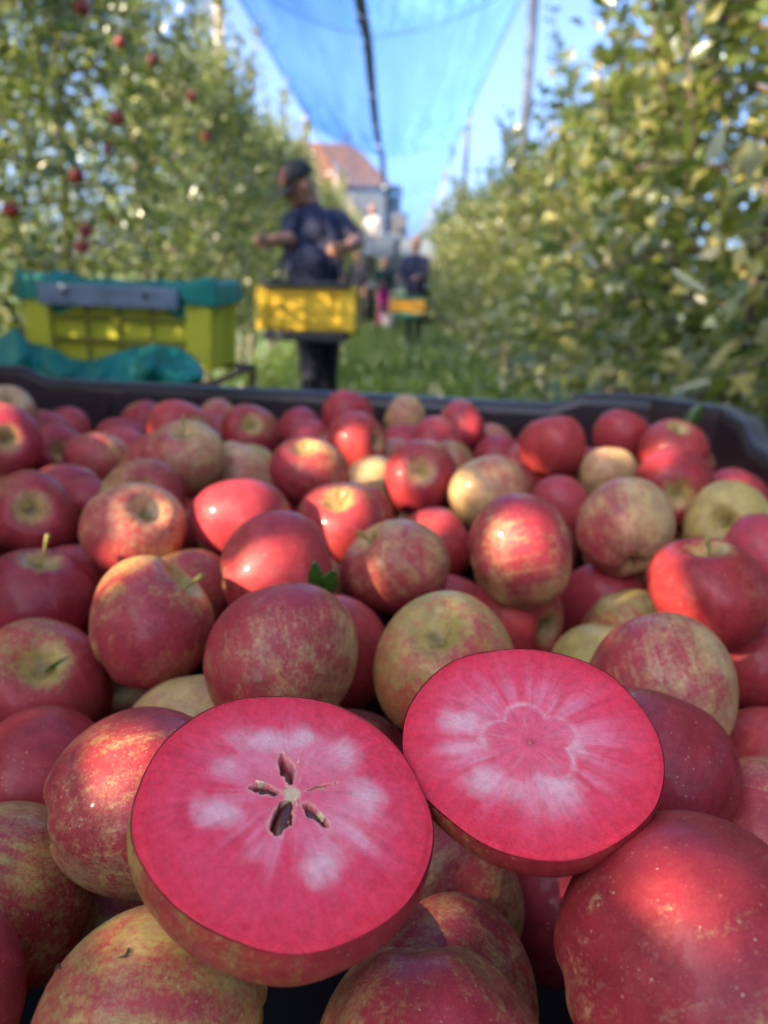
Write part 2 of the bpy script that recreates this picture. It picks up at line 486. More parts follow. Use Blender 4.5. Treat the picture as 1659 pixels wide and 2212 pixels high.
# joined seam along the middle with its clips
XS = -.40
us = (XS - (XL + XR) / 2) / ((XR - XL) / 2)
sv = []; sf = []
for j in range(NV + 1):
    y = Y0 + (Y1 - Y0) * j / NV
    z = net_z(us, y) - .03
    for dx, dz in ((-.055, 0), (-.02, -.02), (.02, -.02), (.055, 0), (.02, .012), (-.02, .012)):
        sv.append((XS + dx, y, z + dz))
for j in range(NV):
    for k in range(6):
        sf.append((j * 6 + k, j * 6 + (k + 1) % 6, (j + 1) * 6 + (k + 1) % 6, (j + 1) * 6 + k))
obj('seam_band', mesh('seam_band', sv, sf, True), M['seam'], net)
for y in [6.2, 7.9, 9.1, 10.8, 12.5, 14.3, 17.1, 20.2, 23.3, 25.1, 29.1, 33.1]:
    MB().box((XS, y, net_z(us, y) - .075), (.10, .16, .05), 0, .012).build('net_clip', M['clip'] if y in (14.3, 20.2) else M['cable'], net)

# ------------------------------------------------------------------ trees
def leaf_block(P, D, N, L, Wd, cols, droop):
    """leaves as four folded triangles each; P base points, D directions, N normals"""
    n = len(P)
    S_ = np.cross(D, N)
    mid = P + D * (L * .5)[:, None] - N * (L * .06)[:, None]
    lf = P + D * (L * .45)[:, None] + S_ * (Wd * .5)[:, None] + N * (Wd * .16)[:, None]
    rt = P + D * (L * .45)[:, None] - S_ * (Wd * .5)[:, None] + N * (Wd * .16)[:, None]
    tip = P + D * L[:, None] - N * (L * droop)[:, None]
    V = np.stack([P, lf, rt, mid, tip], 1).reshape(-1, 3)
    b = (np.arange(n) * 5)[:, None]
    Fa = np.concatenate([b + np.array([[0, 2, 3]]), b + np.array([[0, 3, 1]]), b + np.array([[3, 2, 4]]), b + np.array([[3, 4, 1]])], 1).reshape(-1, 3)
    col = np.repeat(cols, 5, 0)
    return V, Fa, col

def leaves_mesh(name, V, Fa, col, mat):
    me = bpy.data.meshes.new(name)
    me.vertices.add(len(V)); me.vertices.foreach_set('co', V.astype(np.float32).ravel())
    me.loops.add(len(Fa) * 3); me.loops.foreach_set('vertex_index', Fa.astype(np.int32).ravel())
    me.polygons.add(len(Fa)); me.polygons.foreach_set('loop_start', (np.arange(len(Fa)) * 3).astype(np.int32))
    me.polygons.foreach_set('loop_total', np.full(len(Fa), 3, np.int32))
    me.update(calc_edges=True)
    me.polygons.foreach_set('use_smooth', np.ones(len(Fa), bool))
    ca = me.color_attributes.new('leaf', 'FLOAT_COLOR', 'POINT')
    ca.data.foreach_set('color', np.concatenate([col, np.ones((len(col), 1))], 1).astype(np.float32).ravel())
    me.materials.append(mat)
    return me

def unit(a): return a / (np.linalg.norm(a, axis=-1, keepdims=True) + 1e-9)

def make_tree(seed, height, rx, ry, nleaf, low=.55, olive=0.0, shoots=8, lsize=1.0):
    """returns trunk MB, leaf arrays"""
    r = np.random.default_rng(seed)
    mb = MB(); limbs = []
    lean = r.normal(0, .04, 2)
    tp = [(lean[0] * t * 2 + .02 * math.sin(5 * t + seed), lean[1] * t * 2, t * height * .93) for t in np.linspace(0, 1, 9)]
    tp[0] = (tp[0][0], tp[0][1], -.05)
    mb.tube(tp, np.linspace(.045, .008, 9), 8)
    Pn = []; Dn = []
    nb = 30
    for k in range(nb):
        z = low + (height * .93 - low) * ((k + r.random()) / nb) ** .95
        f = (z - low) / (height - low)
        ang = k * 2.4 + r.normal(0, .4)
        ln = (1.0 - .5 * f) * (0.75 + .4 * r.random())
        t0 = np.array(tp[min(8, int(z / (height * .93) * 8))]); t0[2] = z
        dirv = np.array([math.cos(ang) * rx, math.sin(ang) * ry, 0.0])
        pts = []
        for s in np.linspace(0, 1, 6):
            p = t0 + dirv * ln * s + np.array([0, 0, .26 * s - .34 * s * s * (1.2 - f)])
            p[:2] += r.normal(0, .02, 2)
            pts.append(p)
        limbs.append((pts, np.linspace(.013, .004, 6)))
        mb.tube(pts, np.linspace(.013, .004, 6), 5)
        m = int(nleaf * .80 / nb * (1.25 - .5 * f))
        s = r.random(m) ** .65
        i = np.clip((s * 5).astype(int), 0, 4); fr = s * 5 - i
        pa = np.array(pts)
        base = pa[i] * (1 - fr)[:, None] + pa[i + 1] * fr[:, None]
        base = base + r.normal(0, 1, (m, 3)) * np.array([.10, .10, .11]) * (.45 + s)[:, None]
        out = unit(base - (t0 + np.array([0, 0, -.1])) + 1e-4)
        Pn.append(base); Dn.append(unit(out * .6 + r.normal(0, .6, (m, 3)) + np.array([0, 0, -.25])))
    # upright shoots near the top
    for k in range(shoots):
        ang = r.random() * 6.28; rad = r.random() ** .5
        z0 = height * (.55 + .35 * r.random())
        b0 = np.array([math.cos(ang) * rx * .55 * rad, math.sin(ang) * ry * .7 * rad, z0])
        ln = .45 + .55 * r.random()
        tipd = np.array([math.cos(ang) * .22, math.sin(ang) * .22, 1.0])
        pts = [b0 + tipd * ln * t + r.normal(0, .012, 3) for t in np.linspace(0, 1, 5)]
        limbs.append((pts, np.linspace(.007, .003, 5)))
        mb.tube(pts, np.linspace(.007, .003, 5), 5)
        m = int(nleaf * .20 / shoots)
        m = min(m, 70)
        s = r.random(m)
        base = b0 + tipd * (ln * s)[:, None] + r.normal(0, .018, (m, 3))
        a2 = r.random(m) * 6.28
        Pn.append(base); Dn.append(unit(np.stack([np.cos(a2), np.sin(a2), .5 + .4 * r.random(m)], 1)))
    P = np.concatenate(Pn); D = np.concatenate(Dn)
    n = len(P)
    nr = r.normal(0, .55, (n, 3)) + np.array([0, 0, .9])
    N = unit(nr - D * (nr * D).sum(1)[:, None])
    L = r.uniform(.055, .095, n) * lsize; Wd = L * r.uniform(.42, .58, n)
    c1 = np.array([.035, .080, .022]); c2 = np.array([.16, .20, .04]); c3 = np.array([.36, .36, .15]); c4 = np.array([.18, .22, .16])
    t = r.random(n)[:, None]
    col = c1 * (1 - t) + c2 * t
    pick = r.random(n)
    k3 = pick < .10 + olive; col[k3] = c3 * r.uniform(.7, 1.2, (k3.sum(), 1))
    k4 = pick > .82; col[k4] = c4 * r.uniform(.8, 1.3, (k4.sum(), 1))
    mb.limbs = limbs; mb.stem = (tp, np.linspace(.045, .008, 9))
    return mb, (P, D, N, L, Wd, col)

def tree_instance(name_label, x, y, var, group, rz, sc):
    t = thing('apple_tree', name_label, 'tree', (x, y, 0), group, (0, 0, rz))
    t.scale = (sc, sc, sc)
    obj('trunk', var['trunk'], M['bark'], t)
    obj('crown', var['crown'], None, t)
    return t

VAR_L = []; VAR_R = []
for s in range(5):
    mb, lv = make_tree(100 + s, 3.15, .62, .62, 4200, .6, .12, 14, 1.12)
    V, Fa, col = leaf_block(*lv, .12)
    VAR_L.append({'trunk': mesh('trunk', mb.v, mb.f, True), 'crown': leaves_mesh('crown', V, Fa, col, M['leaf']), 'lv': lv, 'mb': mb})
for s in range(5):
    mb, lv = make_tree(200 + s, 2.15, .58, .60, 2600, .5, .12, 13, 1.15)
    V, Fa, col = leaf_block(*lv, .12)
    VAR_R.append({'trunk': mesh('trunk', mb.v, mb.f, True), 'crown': leaves_mesh('crown', V, Fa, col, M['leaf_r']), 'lv': lv})
for v in VAR_L + VAR_R: v['trunk'].materials.append(M['bark'])

def apple_profile(seed, nth=36, nph=56, stem_a=.36, cal_a=.20):
    r = random.Random(seed)
    ph1, ph2, e1, e2 = r.uniform(0, 6.28), r.uniform(0, 6.28), r.uniform(.015, .05), r.uniform(.01, .035)
    tap = r.uniform(.08, .20); hh_ = r.uniform(.82, .97); wS = r.uniform(.23, .29)
    sh = (r.uniform(-.11, .11), r.uniform(-.11, .11))
    vs = []; fs = []
    for i in range(nth + 1):
        th = math.pi * i / nth
        for k in range(nph):
            ph = 2 * math.pi * k / nph
            rr_ = math.sin(th) ** .93 if 0 < i < nth else 0.0
            cz = math.cos(th)
            r_ = rr_ * (1 - tap * (1 - cz) / 2 + tap * .25)
            z = hh_ * (abs(cz) ** 1.0) * (1 if cz > 0 else -1)
            if cz > 0: z -= stem_a * math.exp(-(rr_ / wS) ** 2)
            else: z += cal_a * math.exp(-(rr_ / .19) ** 2)
            lob = 1 + e1 * math.cos(2 * ph + ph1) + e2 * math.cos(3 * ph + ph2) + .028 * math.cos(5 * ph) * max(0, -cz) + .012 * math.cos(5 * ph) * max(0, cz)
            zz = z * (1 + .03 * math.cos(ph + ph2) * rr_ + .045 * math.cos(5 * ph + .3) * max(0, -cz) * rr_)
            vs.append((r_ * lob * math.cos(ph) + sh[0] * z, r_ * lob * math.sin(ph) + sh[1] * z, zz))
            if i == 0 or i == nth: break
    # index layout: 1 top vertex, rings, 1 bottom vertex
    def idx(i, k): return 0 if i == 0 else (1 + (nth - 1) * nph if i == nth else 1 + (i - 1) * nph + k % nph)
    for i in range(nth):
        for k in range(nph):
            if i == 0: fs.append((0, idx(1, k), idx(1, k + 1)))
            elif i == nth - 1: fs.append((idx(i, k), idx(nth, 0), idx(i, k + 1)))
            else: fs.append((idx(i, k), idx(i + 1, k), idx(i + 1, k + 1), idx(i, k + 1)))
    return vs, fs

small_apple = mesh('hanging_apple', *apple_profile(3, 12, 16), True)
small_apple.materials.append(M['tree_apple'])

# sun flecks: gaps cut into the trees beside the bin to place the light
GAPS = []   # (point, radius) filled below from the apples
LEFT_X, RIGHT_X = -2.0, 1.38
rt = random.Random(11)
near_left = []
lab_near_l = {3: 'leafy apple tree in the left row, directly behind the teal cloth at the edge', 4: 'apple tree in the left row rising behind the yellow-green crate',
              5: 'apple tree in the left row, just right of the yellow-green crate', 6: 'apple tree in the left row behind the outstretched hand of the man in navy'}
lab_near_r = {2: 'nearest apple tree of the right row, with large blurred leaves at the edge', 3: 'apple tree of the right row above the raised bin corner',
              4: 'third apple tree along the right row, counting from the edge of the photo', 5: 'fourth apple tree along the right row, counting from the edge of the photo', 6: 'fifth apple tree along the right row, counting from the edge of the photo'}
TREES = []
for k in range(-4, 66):
    y = k * 1.0 + .1 + rt.uniform(-.12, .12)
    lab = lab_near_l.get(k, 'leafy apple tree farther along the left row' if k > 6 else 'extra apple tree added to the left row to shade the bin')
    grp = None if k in lab_near_l else ('trees of the left row' if k > 6 else 'trees shading the bin')
    sc = rt.uniform(.93, 1.08)
    TREES.append(('L', k, LEFT_X + rt.uniform(-.08, .08), y, rt.randrange(5), rt.uniform(0, 6.28), sc, lab, grp))
for k in range(0, 66):
    y = k * 1.0 + .05 + rt.uniform(-.12, .12)
    lab = lab_near_r.get(k, 'leafy apple tree farther along the right row' if k > 6 else 'apple tree of the right row beside the bin')
    grp = None if k in lab_near_r else ('trees of the right row' if k > 6 else 'right row trees beside the bin')
    sc = rt.uniform(.92, 1.08) * (1.06 if k > 12 else (1.16 if k < 5 else 1.0))
    TREES.append(('R', k, RIGHT_X + rt.uniform(-.08, .08), y, rt.randrange(5), rt.uniform(0, 6.28), sc, lab, grp))

APPLES = [
    (-0.5009, 0.983, 0.9198, 0.0384, 0.385, -0.462, 0.799, 0.311, -0.69, -0.654, 0.45, 0.9, 0.2, 0, "pale pink apple with whitish top in the far corner, touching the photo's edge"),
    (-0.4223, 0.815, 0.9215, 0.0415, 0.494, -0.837, 0.236, 0.95, -0.299, 0.091, 0.85, 0.6, 0.4, 0, 'pinkish red apple with a dark stem hollow under the pale-topped one at the edge'),
    (-0.4844, 1.133, 0.8677, 0.0383, 0.85, 0.516, 0.102, -0.271, -0.847, 0.457, 0.85, 0.7, 0.35, 0, 'dull pink apple against the far bin wall, leftmost of those touching the wall'),
    (-0.4163, 0.9288, 0.8816, 0.0385, 0.57, -0.769, 0.29, -0.448, -0.876, 0.179, 0.95, 0.7, 0.55, 0, 'deep pink apple with a wide dark hollow, beside the sunlit peach-coloured apple'),
    (-0.4563, 0.8703, 0.8765, 0.038, -0.926, -0.284, 0.248, -0.31, -0.927, 0.212, 0.6, 0.9, 0.15, 0, 'pale salmon apple cut off by the edge, above the apple with the deep green hollow'),
    (-0.3468, 0.8812, 0.8865, 0.0382, -0.258, 0.514, 0.818, -0.487, -0.835, -0.257, 0.6, 0.8, 0.3, 0, 'peach-coloured apple with sun across its top half and shade below'),
    (-0.3724, 1.033, 0.878, 0.037, 0.188, 0.391, 0.901, -0.385, -0.894, -0.229, 0.85, 0.4, 0.5, 0, 'red apple with a yellowish top near the far wall, half sunk behind a pink one'),
    (-0.3447, 0.9598, 0.878, 0.037, 0.878, 0.468, 0.101, 0.238, -0.584, 0.776, 0.8, 0.8, 0.15, 0, 'small smooth pink apple tucked in front of a yellow-topped red apple'),
    (-0.2565, 0.9054, 0.92, 0.0393, 0.801, -0.544, 0.251, -0.482, -0.775, 0.409, 0.9, 0.7, 0.25, 0, 'bright pink apple with its green hollow turned sideways, close to the far wall'),
    (-0.2689, 1.156, 0.8882, 0.0352, -0.775, 0.059, 0.629, -0.262, -0.913, -0.312, 0.6, 0.9, 0.2, 0, 'beige pink apple peeping over others at the far wall, left of a yellow-hollowed red one'),
    (-0.2032, 0.7345, 0.9268, 0.0391, 0.082, -0.398, 0.914, -0.376, -0.718, 0.586, 0.55, 0.75, 0.4, 1.7, 'big tan apple whose thin yellow stem stands up straight, far half of the bin'),
    (-0.2464, 0.7897, 0.9026, 0.0412, 0.214, 0.604, 0.767, -0.524, -0.679, 0.515, 0.6, 0.8, 0.45, 0, 'tan and rose apple with a flat sloping shoulder, in front of the thin yellow stem'),
    (-0.1789, 0.9473, 0.91, 0.0383, 0.235, -0.801, 0.551, -0.353, -0.802, -0.483, 0.85, 0.35, 0.6, 0, 'glossy red apple with yellow right flank and round yellow hollow, by the far wall'),
    (-0.1603, 0.7839, 0.8939, 0.04, 0.536, 0.427, 0.729, -0.261, -0.894, -0.364, 0.35, 1, 0.1, 0, 'cream and pale pink apple with a matt top, left of the stemmed red apple'),
    (-0.3016, 0.615, 0.9011, 0.0382, 0.36, -0.796, 0.487, 0.511, -0.65, -0.562, 0.92, 0.45, 0.7, 0.3, 'large red apple with a deep greenish stem hollow facing out, at the edge'),
    (-0.2889, 0.7055, 0.878, 0.037, 0.002, -0.998, -0.065, 0.579, -0.251, 0.775, 0.8, 0.4, 0.4, 0, 'small pink apple with a shadowed green hollow, wedged behind the large red one'),
    (-0.2157, 0.6393, 0.9083, 0.0383, 0.242, -0.827, 0.507, 0.834, -0.522, 0.178, 0.75, 0.35, 0.55, 0.35, 'red apple with a yellow left shoulder and small dark hollow, behind the pale sunlit apple'),
    (-0.1878, 0.5321, 0.9176, 0.0383, 0.562, -0.427, 0.708, -0.143, -0.91, -0.39, 0.6, 0.95, 0.3, 0.25, 'pale pink apple with whitish hollow and sun on its left half'),
    (-0.194, 0.731, 0.8546, 0.0397, 0.356, 0.491, 0.795, 0.244, -0.919, 0.309, 0.75, 0.8, 0.3, 0, 'plain pink apple squeezed between the yellow-shouldered apple and a glossy sunlit one'),
    (-0.1135, 0.565, 0.919, 0.0382, -0.298, 0.594, 0.748, -0.606, -0.795, -0.031, 0.92, 0.6, 0.45, 0, 'glossy orange-red apple with a bright sun glint on its left side'),
    (-0.3396, 0.767, 0.878, 0.037, -0.078, 0.368, 0.926, 0.391, -0.884, 0.256, 0.7, 0.8, 0.3, 0, 'half-hidden salmon apple with a tiny sun patch, below the sunlit peach-coloured apple'),
    (-0.2368, 0.473, 0.8853, 0.0383, 0.253, -0.043, 0.966, 0.373, -0.916, -0.149, 0.98, 0.4, 0.85, 2.2, 'dark magenta-red apple with a tall knobbed stem standing upright'),
    (-0.2396, 0.5451, 0.8637, 0.0394, 0.876, 0.456, -0.159, 0.374, -0.851, 0.369, 0.95, 0.5, 0.5, 0, 'bright red apple lying behind the tall-stemmed magenta one, mostly hidden'),
    (-0.1313, 0.3906, 0.9131, 0.0377, 0.66, 0.206, 0.723, 0.737, -0.39, 0.552, 0.62, 0.3, 0.55, 1.2, 'large red apple with olive-yellow left cheek and a thin stem leaning right'),
    (-0.1384, 0.4967, 0.8853, 0.0358, -0.365, 0.397, 0.843, 0.369, -0.202, 0.907, 0.55, 0.2, 0.5, 0, 'yellow-green apple with a red top, behind the leaning stem'),
    (-0.0704, 0.4583, 0.9199, 0.0387, 0.951, 0.301, 0.065, -0.377, -0.913, 0.159, 0.84, 0.7, 0.5, 0, 'large pinkish red apple with sun on its left cheek and green leaflets beside it'),
    (-0.0388, 0.6049, 0.905, 0.0382, -0.096, -0.512, 0.854, 0.066, -0.887, -0.457, 0.85, 0.5, 0.45, 1.2, 'red apple with a sunlit yellow stem in a shallow top hollow'),
    (0.0056, 0.4962, 0.9105, 0.0383, -0.685, -0.057, 0.726, -0.478, -0.795, -0.372, 0.62, 0.75, 0.45, 1.1, 'big tan-red mottled apple with a short pale stem at its upper left'),
    (0.0382, 0.6316, 0.878, 0.037, 0.931, 0.181, 0.316, -0.066, -0.636, 0.769, 0.97, 0.4, 0.6, 0, 'vivid red apple lit on top, half behind the tan-red mottled apple'),
    (-0.0779, 0.7132, 0.9198, 0.0385, -0.063, -0.388, 0.919, -0.687, -0.727, 0.028, 0.72, 0.55, 0.6, 1.1, 'squat apple, dark red left and yellow right, with a sunlit orange top'),
    (-0.0421, 0.8797, 0.9171, 0.0382, 0.86, -0.449, 0.243, -0.673, -0.728, 0.129, 0.93, 0.8, 0.45, 0, 'bright red apple with its pale hollow turned to the side and sun on the cheek'),
    (-0.0647, 1.0879, 0.913, 0.0383, 0.409, 0.294, 0.864, -0.316, -0.937, 0.149, 0.9, 0.6, 0.4, 0, 'tallest pink apple against the middle of the far wall'),
    (-0.1343, 1.1115, 0.8859, 0.0357, 0.643, 0.333, 0.69, 0.118, -0.975, 0.188, 0.95, 0.6, 0.5, 0, 'small magenta apple at the far wall, left of the tallest pink one'),
    (-0.115, 1.042, 0.8797, 0.0367, -0.981, 0.054, 0.188, 0.107, -0.973, 0.206, 0.75, 0.8, 0.2, 0, 'little pale pink apple below the small magenta one near the far wall'),
    (0.017, 1.1163, 0.9045, 0.0372, -0.91, 0.198, 0.363, 0.77, -0.605, -0.204, 0.3, 0.75, 0.3, 0, 'pale yellow apple with a rosy right edge against the far wall'),
    (0.0136, 1.0436, 0.8773, 0.0371, -0.03, 0.324, 0.946, -0.013, -0.978, 0.209, 0.9, 0.7, 0.3, 0, 'small pink apple wedged under the pale yellow one at the far wall'),
    (0.0582, 0.9922, 0.894, 0.0382, -0.974, 0.2, 0.102, -0.386, -0.905, -0.179, 0.8, 0.8, 0.3, 0, 'rose-coloured apple with a slanting smooth side, in front of another pink far one'),
    (0.0941, 1.0607, 0.9073, 0.0374, 0.842, 0.141, 0.52, 0.424, -0.893, -0.152, 0.82, 0.8, 0.3, 0, 'pink apple with a sun spot at the far wall, right of the pale yellow one'),
    (0.0287, 0.7435, 0.9118, 0.0382, -0.003, -0.891, 0.454, 0.007, -0.722, -0.691, 0.92, 0.95, 0.65, 0, 'red apple with a creamy ring around its dark round hollow, facing out'),
    (-0.0205, 0.822, 0.878, 0.037, 0.923, 0.23, 0.309, 0.31, -0.825, -0.473, 0.15, 0.9, 0.1, 0, 'cream yellow apple with a sharp-edged sun patch, beside the creamy-ringed hollow'),
    (0.094, 0.7142, 0.9054, 0.0382, -0.335, 0.582, 0.741, 0.518, -0.772, -0.368, 0.3, 0.9, 0.25, 0, 'cream and beige apple lit at its lower left corner'),
    (0.1402, 1.0982, 0.8687, 0.039, -0.97, 0.242, -0.024, 0.648, -0.738, -0.188, 0.6, 0.9, 0.3, 0, 'half white, half pink apple lying low between rose apples near the far wall'),
    (0.1855, 0.8756, 0.9203, 0.0406, -0.12, 0.341, 0.932, -0.277, -0.427, 0.861, 0.9, 0.7, 0.45, 0, 'cone-shaped pink apple with a deep magenta peak, near the far wall'),
    (0.2819, 0.9419, 0.9204, 0.0378, 0.432, 0.166, 0.887, 0.248, -0.96, -0.131, 0.9, 0.5, 0.55, 0, 'tall red apple with orange sun along its lower left, beneath the raised bin corner'),
    (0.3258, 0.8852, 0.9202, 0.0394, -0.009, -0.354, 0.935, -0.514, -0.715, -0.473, 0.92, 0.6, 0.5, 0, "magenta apple showing a tan top hollow, deepest in the bin's far corner"),
    (0.2665, 0.707, 0.9187, 0.0394, -0.218, -0.972, 0.088, -0.659, -0.359, 0.661, 0.97, 0.45, 0.8, 0.2, 'shiny dark red apple with a green stem hollow facing outward, by the side wall'),
    (0.1825, 0.5695, 0.9218, 0.039, -0.084, 0.857, 0.508, -0.805, -0.477, -0.352, 0.5, 0.85, 0.3, 0, 'large round beige and rose apple with a glow of sun on its top'),
    (0.2939, 0.6426, 0.9058, 0.0374, -0.492, -0.8, 0.343, -0.689, -0.467, -0.554, 0.3, 0.35, 0.2, 0, 'pale green apple with a wide shallow hollow, rosy at its rim'),
    (0.1784, 0.7713, 0.878, 0.037, 0.801, 0.111, 0.588, -0.189, -0.556, 0.81, 0.8, 0.85, 0.15, 0, 'soft lilac-pink apple behind the large round beige one'),
    (0.2542, 0.9727, 0.8624, 0.039, 0.952, -0.048, 0.304, -0.246, -0.942, 0.23, 0.88, 0.7, 0.35, 0, 'dusky pink apple lying low between the cone-shaped one and the dark red one'),
    (0.2413, 0.842, 0.8983, 0.0334, 0.0, 0.351, 0.936, -0.147, -0.785, -0.601, 0.2, 0.9, 0.1, 0, 'small cream apple deep under the tall red one'),
    (0.1627, 0.9292, 0.8755, 0.0384, 0.978, 0.003, 0.208, -0.144, -0.979, -0.145, 0.92, 0.6, 0.5, 0, 'red apple lit along its upper edge, behind the cream and beige one'),
    (0.0873, 0.486, 0.9289, 0.039, 0.978, 0.025, 0.207, -0.725, -0.316, 0.611, 0.62, 0.8, 0.5, 0, 'big rose and beige apple crossed by a diagonal band of sun'),
    (0.2925, 0.577, 0.8982, 0.0336, -0.756, 0.608, 0.242, -0.432, -0.851, 0.298, 0.85, 0.8, 0.2, 0, "lilac pink apple cut by the photo's edge, under the pale green one"),
    (0.3618, 0.7815, 0.8883, 0.0353, 0.549, 0.105, 0.829, -0.408, -0.881, 0.239, 0.85, 0.7, 0.35, 0, 'pink apple against the side wall, right of the dark red one with green hollow'),
    (0.2002, 0.4483, 0.9191, 0.0381, -0.123, 0.003, 0.992, -0.898, -0.245, 0.366, 0.95, 0.4, 0.75, 1.0, 'bright red apple with a stubby sunlit stem and a sunny left cheek'),
    (0.1739, 0.5757, 0.8501, 0.0397, -0.025, 0.732, 0.681, -0.267, -0.884, 0.384, 0.95, 0.6, 0.6, 0, 'smooth red apple with a streak of sun over its top'),
    (0.049, 0.5691, 0.8365, 0.0422, 0.291, 0.488, 0.823, -0.537, -0.843, 0.015, 0.9, 0.7, 0.4, 0, 'rose red apple lit orange at its left end, behind the yellow-green hollow'),
    (0.0929, 0.5165, 0.8652, 0.0392, 0.703, -0.696, 0.148, -0.812, -0.541, 0.22, 0.88, 0.5, 0.4, 0, 'broad pink apple with its green hollow turned to the right end'),
    (0.0304, 0.351, 0.9123, 0.0382, -0.201, -0.449, 0.871, 0.312, -0.863, -0.397, 0.55, 0.25, 0.3, 0, 'large two-tone apple with a wide yellow-green hollow, behind the cut halves'),
    (-0.0502, 0.3394, 0.9201, 0.0393, -0.24, 0.807, 0.539, -0.665, -0.525, 0.531, 0.66, 0.8, 0.55, 0, 'large flattened rose and tan apple right behind the cut half with the star core'),
    (-0.029, 0.4127, 0.886, 0.0368, -0.989, 0.115, 0.096, 0.021, -0.303, 0.953, 0.85, 0.8, 0.4, 0, 'pink-red apple whose rounded back shows over the flattened rose and tan one'),
    (0.1374, 0.425, 0.8677, 0.0382, 0.667, 0.299, 0.683, -0.149, -0.915, -0.375, 0.2, 0.3, 0.2, 0, 'greenish cream apple, only its top edge showing over a beige one'),
    (0.1424, 0.3584, 0.8987, 0.0409, -0.109, 0.791, 0.602, -0.874, -0.242, 0.421, 0.52, 0.8, 0.35, 0, 'large beige and salmon apple behind the seedless cut half'),
    (0.2443, 0.4553, 0.8623, 0.0396, 0.704, 0.135, 0.697, -0.429, -0.801, 0.418, 0.97, 0.4, 0.75, 0, 'deep red glossy apple cut by the edge, beside the large beige and salmon one'),
    (-0.1914, 0.3803, 0.8771, 0.0388, 0.356, -0.545, 0.759, 0.869, -0.428, -0.248, 0.82, 0.15, 0.55, 0.25, 'red apple with a yellow-green star around a broken stem in its open hollow'),
    (-0.1624, 0.3098, 0.8673, 0.0371, -0.94, -0.081, 0.333, 0.387, -0.737, 0.554, 0.95, 0.6, 0.65, 0, 'dusky purple-red apple below the one with the broken stem'),
    (-0.0916, 0.2514, 0.9046, 0.0381, 0.875, 0.484, 0.011, 0.028, -0.051, 0.998, 0.66, 0.75, 0.6, 0, 'large brownish red apple leaning beside the cut half with the star core'),
    (-0.1487, 0.2399, 0.8619, 0.0397, -0.931, -0.034, 0.363, 0.731, -0.632, -0.257, 0.6, 0.3, 0.65, 0, 'olive and red speckled apple cut off by the left edge of the photo'),
    (-0.065, 0.1666, 0.8885, 0.0382, -0.99, -0.007, 0.143, 0.511, -0.858, -0.05, 0.5, 0.25, 0.45, 0, 'olive-green russet apple with two black specks at the very front'),
    (0.0163, 0.1633, 0.8828, 0.0375, 0.08, -0.688, -0.721, 0.425, -0.829, 0.365, 0.6, 0.6, 0.4, 0, 'mottled pink apple with a small nub on top, front middle'),
    (0.0283, 0.2907, 0.8236, 0.04, 0.668, 0.563, 0.487, -0.07, -0.723, 0.687, 0.5, 0.5, 0.6, 0, 'shaded brown apple directly beneath the two cut halves'),
    (0.0269, 0.2194, 0.8407, 0.0391, -0.819, 0.534, 0.21, -0.079, -0.644, 0.761, 0.6, 0.5, 0.6, 0, 'dark shaded apple behind the nubbed pink one at the front'),
    (0.0879, 0.1703, 0.92, 0.0402, 0.956, 0.002, 0.295, -0.801, 0.089, 0.592, 0.74, 0.9, 0.74, 0, 'largest magenta apple with a square-edged patch of sun, front right'),
    (0.1194, 0.2922, 0.8994, 0.0355, 0.378, 0.523, 0.764, 0.205, -0.97, 0.131, 0.82, 0.35, 0.8, 0, 'dark magenta apple with yellow streaks beside the seedless cut half'),
    (0.2072, 0.3549, 0.85, 0.04, -0.913, -0.357, 0.198, 0.227, -0.783, 0.58, 0.85, 0.6, 0.3, 0, 'pink apple with a grey shaded hollow, at the edge behind the magenta streaked one'),
    (0.1763, 0.2905, 0.862, 0.0379, -0.831, 0.524, -0.184, 0.225, -0.942, 0.25, 0.7, 0.85, 0.4, 0, 'pinkish beige apple cut by the edge, just above the largest magenta one'),
    (-0.0972, 0.3479, 0.8666, 0.0379, -0.06, 0.643, 0.764, 0.226, -0.809, 0.543, 0.2, 0.7, 0.1, 0, 'cream apple sunk behind the large brownish red one, only a sliver showing'),
    (0.0921, 0.3175, 0.7967, 0.04, 0.802, 0.378, 0.463, -0.205, -0.708, 0.676, 0.85, 0.5, 0.7, 0, 'shadowed apple low under the seedless cut half'),
]

CUTS = [((-.0254, .1778, .9621), .0402, (.17, -.25, .953)), ((.0459, .2104, .9640), .0400, (-.066, -.302, .951))]
FLECKS = [(212, 965, 29.1), (150, 1020, 15.7), (255, 1120, 38.1), (250, 1190, 20.2), (452, 1110, 31.4), (470, 1080, 20.2), (512, 1225, 38.1), (500, 1260, 24.6), (722, 1095, 15.7), (772, 955, 22.4), (655, 970, 20.2), (815, 1012, 15.7), (858, 1060, 15.7), (990, 1088, 13.4), (945, 1112, 17.9), (1100, 1150, 29.1), (1140, 1165, 24.6), (1300, 1268, 24.6), (1440, 1250, 38.1), (1430, 1215, 22.4), (1345, 1082, 22.4), (1400, 990, 20.2), (1320, 968, 11.2), (1130, 998, 13.4), (1000, 905, 9.0), (875, 1300, 15.7), (195, 1640, 33.6), (215, 2020, 29.1), (1462, 1915, 40)]
S3 = np.array(SUN_FROM)
